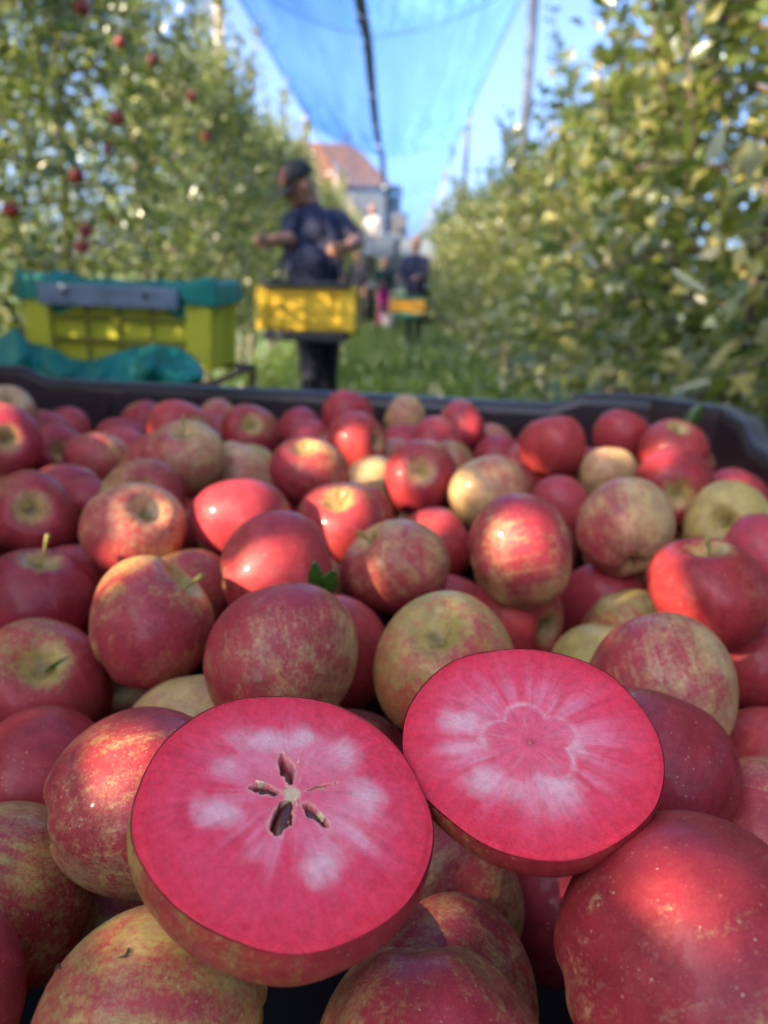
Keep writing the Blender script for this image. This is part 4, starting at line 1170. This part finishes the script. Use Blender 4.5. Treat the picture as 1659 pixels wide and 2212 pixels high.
# black specks on the russet apple, loose leaves among the apples
def loose_leaf(label, base, dirv, nrm, L, wd, curl=.25):
    D = Vector(dirv).normalized(); N_ = Vector(nrm); N_ = (N_ - D * N_.dot(D)).normalized(); S_ = D.cross(N_)
    vs = []; fs = []; m_ = 9
    for i in range(m_):
        t = i / (m_ - 1)
        w = wd * math.sin(math.pi * min(1, .06 + t * .94)) ** .8 * (1 - .25 * t) * .5
        c = Vector(base) + D * (L * t) + N_ * (curl * L * t * t)
        for k, e in ((-1, .25), (0, 0), (1, .25)):
            vs.append(c + S_ * (w * k) + N_ * (w * e))
    for i in range(m_ - 1):
        for k in range(2): fs.append((i * 3 + k, i * 3 + k + 1, (i + 1) * 3 + k + 1, (i + 1) * 3 + k))
    me = mesh('apple_leaf', vs, fs, True)
    ca = me.color_attributes.new('leaf', 'FLOAT_COLOR', 'POINT')
    ca.data.foreach_set('color', [v for _ in vs for v in (.05, .12, .015, 1)])
    o = obj('apple_leaf', me, M['leaf'])
    sm = o.modifiers.new('thickness', 'SOLIDIFY'); sm.thickness = .0006
    tag(o, label, 'leaf', None)
    return o
up = Vector((0, 0, 1)); toc = Vector((0, -1, .4))
loose_leaf('small green leaflet standing upright against a pinkish red apple', W(688, 1284, .412), (-.12, 0, 1), toc, .020, .010, .05)
loose_leaf('small green leaflet leaning right, beside the upright leaflet', W(702, 1282, .412), (.35, -.1, 1), toc, .016, .010, .1)
loose_leaf('green leaf standing up in the far corner of the bin', W(1478, 925, .90), (.6, .1, 1), toc, .034, .018, .15)
# withered bits in the open stem hollow
loose_leaf('thin green leaf shred in the open stem hollow of the yellow-green starred apple', W(98, 1448, .40), (.9, .2, .45), up, .014, .004, .1)

# ------------------------------------------------------------------ crate and cloth on the picking cart
CD = 2.45
c_l = W(55, 700, CD); c_r = W(456, 716, CD * .985)
du = Vector((c_r.x - c_l.x, c_r.y - c_l.y, 0)); CWID = du.length; cyaw = math.atan2(du.y, du.x)
ctop = W(250, 624, CD).z; cbot = W(447, 803, CD * .985).z
CH_ = ctop - cbot
crate = thing('plastic_crate', 'yellow-green plastic crate lined with teal cloth, grey board across its front', 'crate', (c_l.x, c_l.y, cbot), None, (0, math.radians(.6), cyaw))
CDEP = .30
pw = .082
for x0 in (0, CWID - pw):
    pst = MB().box((x0 + pw / 2, .02, CH_ / 2), (pw, .05, CH_), 0, .006).build('corner_post', M['crate_green'], crate)
    MB().tube([(x0 + pw / 2, -.012, CH_ * .88), (x0 + pw / 2, -.004, CH_ * .88)], [.010, .010], 10).build('bolt', M['crate_shade'], pst)
    pb = MB().box((x0 + pw / 2, CDEP - .02, CH_ / 2), (pw, .05, CH_), 0, .006).build('corner_post', M['crate_green'], crate)
gx0, gx1 = pw + .001, CWID - pw - .001
MB().box(((gx0 + gx1) / 2, .026, CH_ / 2), (gx1 - gx0, .014, CH_ - .012), 0, .002).build('front_panel', M['crate_green'], crate)
for z in (.03, .34, .64, .97):
    MB().box(((gx0 + gx1) / 2, .014, CH_ * z), (gx1 - gx0, .022, .022), 0, .004).build('horizontal_rib', M['crate_shade'], crate)
for t in (.26, .50, .74):
    MB().box((gx0 + (gx1 - gx0) * t, .0165, CH_ * .5), (.014, .014, CH_ * .9), 0, .003).build('vertical_rib', M['crate_shade'], crate)
MB().box(((gx0 + gx1) / 2, CDEP - .02, CH_ / 2), (gx1 - gx0, .014, CH_ - .012), 0, .002).build('back_panel', M['crate_green'], crate)
for x0 in (.012, CWID - .012):
    MB().box((x0, CDEP / 2, CH_ * .5), (.016, CDEP - .16, CH_ - .012), 0, .002).build('end_panel', M['crate_green'], crate)
    MB().box((x0 + (.012 if x0 > .1 else -.012), .085, CH_ / 2), (.012, .055, CH_ - .004), 0, .003).build('end_post', M['crate_green'], crate)
    MB().box((x0 + (.012 if x0 > .1 else -.012), CDEP - .075, CH_ / 2), (.012, .055, CH_ - .004), 0, .003).build('end_post', M['crate_green'], crate)
MB().box((CWID / 2, CDEP / 2, .01), (CWID - .04, CDEP - .04, .016)).build('base', M['crate_green'], crate)
brd = MB().box((CWID * .475, -.022, CH_ - .018), (CWID * .735, .03, .066), math.radians(0), .006).build('front_board', M['greybar'], crate)
for x in (.26, .68):
    MB().tube([(CWID * x, -.044, CH_ - .010), (CWID * x, -.036, CH_ - .010)], .008, 8).build('bolt', M['black'], brd)

def cloth_sheet(name, fn, nu, nv_, mat, parent=None, thick=.003):
    vs = [fn(i / nu, j / nv_) for j in range(nv_ + 1) for i in range(nu + 1)]
    fs = [(j * (nu + 1) + i, j * (nu + 1) + i + 1, (j + 1) * (nu + 1) + i + 1, (j + 1) * (nu + 1) + i) for j in range(nv_) for i in range(nu)]
    o = obj(name, mesh(name, vs, fs, True), mat, parent)
    sm = o.modifiers.new('thickness', 'SOLIDIFY'); sm.thickness = thick
    return o
# lining folded over the rim all round (closed strip: outside hem -> rim -> inside)
def lining(u, v):
    per = [(-.008, -.008), (CWID + .008, -.008), (CWID + .008, CDEP + .008), (-.008, CDEP + .008), (-.008, -.008)]
    L = [CWID, CDEP, CWID, CDEP]; tot = sum(L); s = u * tot; k = 0
    while k < 3 and s > L[k]: s -= L[k]; k += 1
    p = Vector(per[k]).lerp(Vector(per[k + 1]), min(1, s / L[k]))
    cdir = Vector((CWID / 2, CDEP / 2)) - p
    cdir.normalize()
    wav = .004 * math.sin(u * 61) + .004 * math.sin(u * 23 + 1)
    edge = min(abs(p.x), abs(CWID - p.x)) / CWID
    hem = .020 + .008 * math.sin(u * 17 + 2) + (.012 if p.x < .08 else 0) + (.010 if p.x > CWID * .8 else 0)
    if k == 0 and .08 < p.x < CWID * .84: hem = .012
    corner = .014 * math.exp(-(edge / .06) ** 2)
    if v < .4:
        t = v / .4
        q = p - cdir * (.010 + .012 * (1 - t) * abs(math.sin(u * 40))); z = CH_ - hem * (1 - t) + (.02 + wav) * t + corner * t
    elif v < .6:
        t = (v - .4) / .2
        q = p - cdir * (.010 * (1 - t)) + cdir * .02 * t; z = CH_ + .02 + wav + corner + .012 * math.sin(t * 3.14)
    else:
        t = (v - .6) / .4
        q = p + cdir * (.02 + .04 * t); z = CH_ + .02 + (wav + corner) * (1 - t) - .12 * t
    return (q.x, q.y, z)
cloth_sheet('lining', lining, 160, 15, M['teal'], crate)

cart = thing('picking_cart', 'rusty steel picking cart carrying the yellow-green crate', 'cart', (c_l.x, c_l.y, 0), None, (0, 0, cyaw))
zr = cbot - .012
fr = [(-.30, -.17), (CWID + .04, -.17), (CWID + .04, CDEP + .06), (-.30, CDEP + .06)]
for i in range(4):
    a, b = fr[i], fr[(i + 1) % 4]
    MB().tube([(a[0], a[1], zr - .012), (b[0], b[1], zr - .012)], .012, 8).build('rail', M['rust'], cart, True)
for x, y in fr:
    leg = MB().tube([(x, y, zr - .012), (x, y, .12)], .013, 8).build('leg', M['rust'], cart, True)
    MB().tube([(x - .02, y, .1), (x + .02, y, .1)], .1, 18).build('wheel', M['tyre'], cart, True)
for t in (.05, .3, .55, .8):
    MB().box((-.30 + (CWID + .34) * t, (CDEP - .11) / 2, zr - .006), (.09, CDEP + .22, .016)).build('deck_slat', M['rust'], cart)

# the teal cloth slumped over the cart's edge in front of the crate
def drape(u, v):
    px = -60 + 500 * u
    # upper edge follows the folds seen in front of the crate
    ks = [(-60, 742), (0, 730), (35, 708), (62, 742), (110, 752), (150, 775), (190, 783), (235, 768), (290, 752), (340, 745), (385, 752), (415, 770), (436, 795), (440, 806)]
    top = np.interp(px, [k[0] for k in ks], [k[1] for k in ks])
    lows = [(-60, 800), (0, 806), (60, 812), (150, 818), (230, 820), (300, 822), (355, 832), (372, 848), (400, 826), (440, 812)]
    bot = np.interp(px, [k[0] for k in lows], [k[1] for k in lows]) + 6
    py = top + (bot - top) * v
    dep = CD * (.985 - .015 * u) - .055 - .11 * math.sin(v * 1.9) ** 1.0 - .022 * math.sin(u * 34 + v * 2.4) - .016 * math.sin(u * 13 - v * 5) - .010 * math.sin(u * 57 + 4 * v)
    return W(px, py, dep)
dr = cloth_sheet('slumped_cloth', drape, 120, 22, M['teal'])
tag(dr, 'crumpled teal cloth slumped over the cart in front of the crate', 'cloth')

# ------------------------------------------------------------------ people
def capsule_mesh(bm, p0, r0, p1, r1, n=14, flat=None):
    p0, p1 = Vector(p0), Vector(p1); d = p1 - p0; L = d.length
    d = d.normalized() if L > 1e-6 else Vector((0, 0, 1))
    a = d.orthogonal().normalized(); b = d.cross(a)
    rings = []
    for i in range(5): t = -math.pi / 2 + math.pi / 2 * i / 4; rings.append((p0 + d * (r0 * math.sin(t)), r0 * math.cos(t)))
    for i in range(1, 5): t = math.pi / 2 * i / 4; rings.append((p1 + d * (r1 * math.sin(t)), r1 * math.cos(t)))
    rings.insert(5, (p1, r1))
    vv = []
    for c, r in rings:
        row = []
        for k in range(n):
            th = 2 * math.pi * k / n
            off = (a * math.cos(th) + b * math.sin(th)) * max(r, .0004)
            if flat is not None:
                fd, fs_ = flat; fd = Vector(fd).normalized(); off = off - fd * off.dot(fd) * (1 - fs_)
            row.append(bm.verts.new(c + off))
        vv.append(row)
    for i in range(len(vv) - 1):
        for k in range(n): bm.faces.new((vv[i][k], vv[i][(k + 1) % n], vv[i + 1][(k + 1) % n], vv[i + 1][k]))
    bm.faces.new(list(reversed(vv[0]))); bm.faces.new(vv[-1])

def hand_caps(wrist, d, side, nrm, curl=.6, s=1.0):
    """palm, four unequal curled fingers and a thumb from the side of the palm"""
    d = Vector(d).normalized(); side = Vector(side); side = (side - d * side.dot(d)).normalized(); nrm = Vector(nrm); nrm = (nrm - d * nrm.dot(d) - side * nrm.dot(side)).normalized()
    w = Vector(wrist); out = [(w, .026 * s, w + d * .07 * s, .032 * s, 'skin', (nrm, .6))]
    for k, (o_, ln) in enumerate(((-.030, .062), (-.010, .075), (.010, .070), (.028, .055))):
        b0 = w + d * .085 * s + side * o_ * s
        b1 = b0 + (d * math.cos(curl * .5) + nrm * math.sin(curl * .5)) * ln * .5 * s
        b2 = b1 + (d * math.cos(curl * 1.6) + nrm * math.sin(curl * 1.6)) * ln * .5 * s
        out += [(b0, .0100 * s, b1, .0092 * s, 'skin', None), (b1, .0092 * s, b2, .0078 * s, 'skin', None)]
    t0 = w + d * .03 * s - side * .028 * s
    t1 = t0 + (d * .6 - side * .7 + nrm * .4).normalized() * .035 * s; t2 = t1 + (d * .8 - side * .1 + nrm * .5).normalized() * .03 * s
    out += [(t0, .013 * s, t1, .0105 * s, 'skin', None), (t1, .0105 * s, t2, .0085 * s, 'skin', None)]
    return out

def person(label, base, caps, mats, voxel=.011):
    bm = bmesh.new()
    for c in caps: capsule_mesh(bm, c[0], c[1], c[2], c[3], 14, c[5])
    me = bpy.data.meshes.new('tmp'); bm.to_mesh(me); bm.free()
    tmp = bpy.data.objects.new('tmp', me); C.objects.link(tmp)
    rm = tmp.modifiers.new('r', 'REMESH'); rm.mode = 'VOXEL'; rm.voxel_size = voxel; rm.use_smooth_shade = True
    sm = tmp.modifiers.new('s', 'SMOOTH'); sm.factor = .5; sm.iterations = 3
    dg = bpy.context.evaluated_depsgraph_get(); dg.update()
    res = bpy.data.meshes.new_from_object(tmp.evaluated_get(dg))
    bpy.data.objects.remove(tmp); bpy.data.meshes.remove(me)
    res.name = 'body'
    res.transform(Matrix.Translation(-Vector(base)))
    names = list(mats.keys())
    for k in names: res.materials.append(mats[k])
    nf_ = len(res.polygons); cen = np.zeros(nf_ * 3); res.polygons.foreach_get('center', cen); cen = cen.reshape(-1, 3) + np.array(base)
    best = np.full(nf_, 1e9); idx_ = np.zeros(nf_, int)
    for c in caps:
        p0, p1 = np.array(c[0]), np.array(c[2]); d = p1 - p0; L2 = max(1e-9, d @ d)
        t = np.clip(((cen - p0) @ d) / L2, 0, 1)
        dist = np.linalg.norm(cen - (p0 + t[:, None] * d), axis=1) - (c[1] + (c[3] - c[1]) * t)
        w = dist < best; best[w] = dist[w]; idx_[w] = names.index(c[4])
    res.polygons.foreach_set('material_index', idx_.astype(np.int32)); res.polygons.foreach_set('use_smooth', np.ones(nf_, bool))
    o = obj('person', res); o.location = base
    tag(o, label, 'person')
    return o

def lerp(a, b, t): return Vector(a).lerp(Vector(b), t)

# --- the man in navy
D1 = 4.62
hc = W(647, 402, D1 - .04)
sl_ = W(630, 478, D1 - .05); sr_ = W(733, 478, D1 + .05); chest = W(682, 505, D1); belly = W(676, 580, D1 - .05); hip = W(684, 640, D1 + .02)
nk = W(668, 448, D1 + .02)
el_l = W(622, 518, D1 - .16); ha_l = W(585, 519, D1 - .25)
el_r = W(772, 522, D1 - .04); ha_r = W(752, 531, D1 - .24)
gz = 0.0
kn_l = Vector((hip.x - .02, hip.y - .10, .50)); kn_r = Vector((hip.x + .06, hip.y + .10, .50))
an_l = Vector((hip.x + .01, hip.y - .02, .10)); an_r = Vector((hip.x + .07, hip.y + .22, .10))
fd = Vector((-.75, -.66, 0)).normalized()
face = Vector((-.80, -.45, -.40)).normalized()
fside = face.cross(Vector((0, 0, 1))).normalized(); fup = fside.cross(face)
fr_ = Vector((0, 1, 0))
caps = [
    (hc + fup * .02, .092, hc - fup * .055 + face * .015, .066, 'skin', None),
    (hc + face * .085 - fup * .012, .014, hc + face * .102 - fup * .035, .016, 'skin', None),        # nose
    (hc + face * .070 - fup * .075, .024, hc + face * .072 - fup * .085, .022, 'skin', None),        # chin
    (hc + face * .082 - fup * .056 - fside * .018, .009, hc + face * .082 - fup * .056 + fside * .018, .009, 'skin', None),  # lips
    (hc + face * .078 + fup * .012 - fside * .04, .016, hc + face * .078 + fup * .012 + fside * .04, .016, 'skin', None),  # brow
    (hc + fside * .082 + fup * .005, .018, hc + fside * .086 - fup * .03, .013, 'skin', None), (hc - fside * .082 + fup * .005, .018, hc - fside * .086 - fup * .03, .013, 'skin', None),
    (hc - fup * .03 - face * .03, .062, nk, .066, 'skin', None),
    (lerp(sl_, sr_, .12), .066, lerp(sl_, sr_, .88), .074, 'shirt', None),
    (nk - Vector((0, 0, .03)), .085, chest, .125, 'shirt', None),
    (lerp(sl_, chest, .35), .088, lerp(belly, hip, .0) + Vector((-.06, 0, 0)), .112, 'shirt', None),
    (lerp(sr_, chest, .35), .09, belly + Vector((.075, .03, 0)), .108, 'shirt', None),
    (belly + fd * .03, .135, hip + Vector((0, 0, .02)), .150, 'shirt', None),
    (hip + Vector((-.05, 0, -.05)), .125, hip + Vector((.05, .03, -.05)), .125, 'trousers', None),
    (sl_, .064, lerp(sl_, el_l, .75), .055, 'shirt', None), (lerp(sl_, el_l, .6), .048, el_l, .044, 'skin', None), (el_l, .044, ha_l, .029, 'skin', None),
    (sr_, .068, lerp(sr_, el_r, .78), .058, 'shirt', None), (lerp(sr_, el_r, .6), .050, el_r, .046, 'skin', None), (el_r, .046, ha_r, .030, 'skin', None),
    (hip + Vector((-.05, -.03, -.08)), .098, kn_l, .066, 'trousers', None), (kn_l, .066, an_l, .048, 'trousers', None),
    (hip + Vector((.06, .05, -.08)), .098, kn_r, .066, 'trousers', None), (kn_r, .066, an_r, .048, 'trousers', None),
    (an_l + Vector((.03, 0, -.045)), .045, an_l + fd * .17 + Vector((0, 0, -.062)), .036, 'shoe', None),
    (an_r + Vector((.03, 0, -.045)), .045, an_r + fd * .17 + Vector((0, 0, -.062)), .036, 'shoe', None),
]
caps += hand_caps(ha_l, (ha_l - el_l), (0, 0, 1), (0, -1, 0), .7)
caps += hand_caps(ha_r, (ha_r - el_r).normalized() + Vector((-.5, 0, -.1)), (0, 0, 1), (-.5, 1, 0), .9)
man = person('man in navy polo shirt and dark cap picking with a yellow crate at his waist', (hip.x, hip.y, 0), caps,
             {'skin': M['skin'], 'shirt': M['navy'], 'trousers': M['navytrousers'], 'shoe': M['shoe']}, .0075)
def local(o, p): return Vector(p) - o.location
cap_c = local(man, hc + fup * .045)
bm = bmesh.new(); bmesh.ops.create_uvsphere(bm, u_segments=24, v_segments=14, radius=.108)
rotc = Matrix((face, -fside, fup)).transposed()
dels = [v for v in bm.verts if v.co.z < -.02]
bmesh.ops.delete(bm, geom=dels, context='VERTS')
for v in bm.verts: v.co = rotc @ Vector((v.co.x * 1.05, v.co.y * .95, v.co.z * .95)) + cap_c
cm = bpy.data.meshes.new('cap'); bm.to_mesh(cm); bm.free(); cm.polygons.foreach_set('use_smooth', [True] * len(cm.polygons))
capo = obj('cap', cm, M['cap'], man)
sm = capo.modifiers.new('thickness', 'SOLIDIFY'); sm.thickness = .004
bv = []; bf = []
for i in range(9):
    a = -1.05 + 2.1 * i / 8
    for rr_, zz in ((.098, -.012), (.165 * (1 - .12 * abs(a)), -.030), (.205 * (1 - .16 * abs(a)), -.048)):
        bv.append(rotc @ Vector((math.cos(a) * rr_ + .005, math.sin(a) * rr_ * .8, zz)) + cap_c)
for i in range(8):
    for j in range(2): bf.append((i * 3 + j, i * 3 + j + 1, (i + 1) * 3 + j + 1, (i + 1) * 3 + j))
bo = obj('brim', mesh('brim', bv, bf, True), M['cap'], capo); sm = bo.modifiers.new('thickness', 'SOLIDIFY'); sm.thickness = .005
fpv = [rotc @ Vector((math.cos(a) * .1175 * math.cos(e), math.sin(a) * .1075 * math.cos(e), .108 * math.sin(e))) + cap_c for e in (.05, .35, .65, .9) for a in (-.6, -.3, 0, .3, .6)]
obj('front_panel', mesh('front_panel', fpv, [(j * 5 + i, j * 5 + i + 1, j * 5 + i + 6, j * 5 + i + 5) for j in range(3) for i in range(4)], True), M['capbrim'], capo)
# collar
MB().tube([local(man, nk + Vector((math.cos(a) * .078, math.sin(a) * .072, -.028 + .02 * math.sin(a)))) for a in [k * math.pi / 8 for k in range(17)]], .014, 7).build('collar', M['navy'], man, True)

def picking_crate(label, cpos, wid, dep_, hgt_, yaw, mat, tray, name='picking_crate'):
    r = thing(name, label, 'crate', cpos, None, (0, 0, yaw))
    for sx in (-1, 1):
        for sy in (0, dep_): MB().box((sx * (wid / 2 - .03), sy, hgt_ / 2), (.06, .035, hgt_), 0, .006).build('corner_post', mat, r)
        MB().box((sx * (wid / 2 - .008), dep_ / 2, hgt_ / 2), (.014, dep_ - .04, hgt_ - .01)).build('end_panel', mat, r)
    for sy in (0, dep_):
        MB().box((0, sy + (.004 if sy == 0 else -.004), hgt_ / 2), (wid - .124, .014, hgt_ - .012)).build('side_panel', mat, r)
        for z in (.2, .5, .8): MB().box((0, sy + (-.008 if sy == 0 else .008), hgt_ * z), (wid - .126, .012, .014), 0, .003).build('horizontal_rib', mat, r)
        for t in (-.25, 0, .25): MB().box((wid * t, sy + (-.0065 if sy == 0 else .0065), hgt_ / 2), (.012, .010, hgt_ - .02), 0, .002).build('vertical_rib', mat, r)
    MB().box((0, dep_ / 2, .008), (wid - .03, dep_ - .03, .014)).build('base', mat, r)
    MB().box((0, -.030, hgt_ + .012), (wid * .90, .035, .034), 0, .008).build('top_bar', tray, r)
    MB().box((0, dep_ + .03, hgt_ + .012), (wid * .90, .035, .034), 0, .008).build('top_bar', tray, r)
    MB().box((0, dep_ / 2 - .03, -.028), (wid * .84, dep_ + .10, .05), 0, .012).build('tray', tray, r)
    return r
cp = W(661, 715, D1 - .36)
pc = picking_crate('yellow picking crate with black bars hung in front of the man in navy', cp, .545, .26, .235, math.radians(-1.5), M['crate_yellow'], M['black'])
for sx in (-1, 1):
    a = Vector((sx * .20, .24, .235)); 
    b = pc.matrix_basis.inverted() @ lerp(sl_ if sx < 0 else sr_, nk, .45) + Vector((0, -.10, .03))
    m_ = lerp(a, b, .5) + Vector((0, -.05, 0))
    MB().tube([a, m_, b], .012, 6).build('strap', M['navy'], pc, True)
def stander(label, px_, d, height, mats, facing, arms='down', hair='hair', gz=0.0, legs=True):
    base = Vector((W(px_, 700, d).x, W(px_, 700, d).y, gz))
    f = Vector(facing).normalized(); s = f.cross(Vector((0, 0, 1))).normalized(); H = height
    B = lambda a, b, c: base + s * a + f * b + Vector((0, 0, c * H))
    hd = B(0, .03, .935)
    cs = [(hd + Vector((0, 0, .02)), .088, hd + f * .012 - Vector((0, 0, .05)), .062, 'skin', None),
          (hd + f * .082, .013, hd + f * .098 - Vector((0, 0, .022)), .015, 'skin', None),
          (hd + s * .08, .016, hd + s * .083 - Vector((0, 0, .03)), .012, 'skin', None), (hd - s * .08, .016, hd - s * .083 - Vector((0, 0, .03)), .012, 'skin', None),
          (hd - f * .018 + Vector((0, 0, .035)), .090, hd - f * .038 - Vector((0, 0, .01)), .076, 'hair', None),
          (hd - Vector((0, 0, .06)), .05, B(0, 0, .835), .055, 'skin', None),
          (B(-.13, 0, .80), .068, B(.13, 0, .80), .068, 'top', None), (B(0, 0, .80), .10, B(0, .01, .72), .125, 'top', None),
          (B(-.07, 0, .74), .105, B(-.055, 0, .56), .115, 'top', None), (B(.07, 0, .74), .105, B(.055, 0, .56), .115, 'top', None),
          (B(-.05, 0, .53), .118, B(.05, 0, .53), .118, 'bottom', None)]
    for sg in (-1, 1):
        sh = B(sg * .19, 0, .795)
        if arms == 'forward' or (arms == 'one' and sg > 0): el, wr = B(sg * .22, .10, .64), B(sg * .17, .34, .64)
        else: el, wr = B(sg * .24, -.02, .62), B(sg * .23, .08, .49)
        cs += [(sh, .058, el, .046, 'top', None), (el, .044, lerp(el, wr, .5), .038, 'top', None), (lerp(el, wr, .4), .036, wr, .027, 'skin', None)]
        cs += hand_caps(wr, wr - el, s * sg, (0, 0, -1) if arms != 'down' else f, .6)
        kn, an = B(sg * .085, .03, .28), B(sg * .09, -.02, .055)
        cs += [(B(sg * .08, 0, .51), .092, kn, .064, 'bottom', None), (kn, .062, an, .046, 'bottom', None), (an - Vector((0, 0, .035)), .042, an + f * .16 - Vector((0, 0, .055)), .036, 'shoe', None)]
    return person(label, base, cs, mats, .0125)
P = lambda top, bot, hair='hair': {'skin': M['skin'], 'hair': M[hair], 'top': M[top], 'bottom': M[bot], 'shoe': M['shoe']}
stander('person in dark clothes standing behind the man in navy', 771, 18.0, 1.70, P('navytrousers', 'navytrousers'), (-.5, -.8, 0), 'one')
stander('person in a navy top carrying an orange crate down the aisle', 893, 13.1, 1.80, P('navy', 'navytrousers', 'hair_light'), (-.35, -.9, 0), 'forward', 'hair_light')
stander('person in a dark green top and magenta trousers beside the path', 827, 19.0, 1.58, P('greenjacket', 'magenta', 'hair_light'), (.3, -.9, 0), 'one', 'hair_light')
cpos = W(879, 677, 12.72)
picking_crate('orange-yellow crate with teal base carried by the far person in navy', cpos, .58, .24, .24, 0, M['crate_orange'], M['teal'])
# white bucket by the magenta trousers
bk = thing('white_bucket', 'white plastic bucket standing beside the magenta trousers', 'bucket', (pt(845, 18.2), 18.2, 0))
MB().tube([(0, 0, 0), (0, 0, .02), (0, 0, .34)], [.13, .14, .17], 18, False).build('pail', M['white'], bk, True)
MB().tube([(0, 0, .012), (0, 0, .014)], [.135, .135], 18).build('base', M['white'], bk)
MB().tube([(.17 * math.cos(a), 0, .34 + .16 * math.sin(a)) for a in [k * math.pi / 10 for k in range(11)]], .006, 6).build('handle', M['cable'], bk, True)

# ------------------------------------------------------------------ harvest platform at the end of the aisle
PY = 20.5
mach = thing('harvest_platform', 'grey harvest platform with raised deck parked across the aisle end', 'platform', (pt(862, PY), PY, 0))
MB().box((0, .9, 1.0), (1.7, 2.6, .22), 0, .03).build('chassis', M['machine'], mach)
MB().box((0, .9, 1.215), (1.86, 2.9, .06), 0, .01).build('deck', M['greywall'], mach)
MB().box((-.52, -.55, 1.86), (.80, .05, .42), 0, .01).build('front_panel', M['machine'], mach)
MB().box((.50, -.55, 1.80), (.86, .05, .52), 0, .01).build('front_panel', M['machine'], mach)
for x in (-.92, -.1, .05, .92):
    MB().tube([(x, -.52, 1.245), (x, -.52, 2.15)], .022, 8).build('rail_post', M['machine'], mach, True)
    MB().tube([(x, 2.3, 1.245), (x, 2.3, 2.15)], .022, 8).build('rail_post', M['machine'], mach, True)
for y in (-.52, 2.3):
    for z in (1.7, 2.15): MB().tube([(-.92, y, z), (.92, y, z)], .018, 8).build('guard_rail', M['machine'], mach, True)
MB().box((.0, 2.05, 2.05), (.42, .4, 1.6), 0, .03).build('mast', M['greywall'], mach)
for sx in (-.74, .74):
    for y in (.1, 1.8):
        w = MB().tube([(sx - .13, y, .44), (sx - .10, y, .44), (sx + .10, y, .44), (sx + .13, y, .44)], [.36, .44, .44, .36], 24).build('wheel', M['tyre'], mach, True)
        MB().tube([(sx - .14, y, .44), (sx + .14, y, .44)], .19, 16).build('hub', M['machine'], w)
stander('worker in a white top standing up on the harvest platform', 799, 21.2, 1.72, P('white', 'navytrousers', 'hair_light'), (-.6, -.8, 0), 'one', 'hair_light', 1.245)

# two black specks on the russet apple in front
best = min(range(len(APPLES)), key=lambda i: -('two black specks' in APPLES[i][-1]))
a = APPLES[best]; host = [o for o in C.objects if o.get('label') == a[-1]][0]
for px, py, s_ in ((115, 2082, 1.0), (270, 2070, 1.3)):
    o_ = Vector(CAM); d_ = (W(px, py, 1) - CAM).normalized(); c_ = Vector(a[:3]) - o_; b_ = c_.dot(d_); t_ = b_ - math.sqrt(max(1e-9, (a[3] * .985) ** 2 - (c_.length_squared - b_ * b_)))
    p_ = host.matrix_world.inverted() @ (o_ + d_ * t_)
    nn_ = p_.normalized(); tg = nn_.orthogonal().normalized(); t2 = nn_.cross(tg)
    ok, hit, hn, _ = host.ray_cast(p_ * 2.0, -nn_)
    q_ = hit if ok else p_
    MB().tube([q_ + tg * .03 * s_ + nn_ * .012, q_ + t2 * .02 * s_ + nn_ * .02, q_ - tg * .025 * s_ + nn_ * .015, q_ - tg * .035 * s_ - t2 * .02 + nn_ * .008], [.006, .011, .010, .004], 7).build('speck', M['calyx'], host, True)
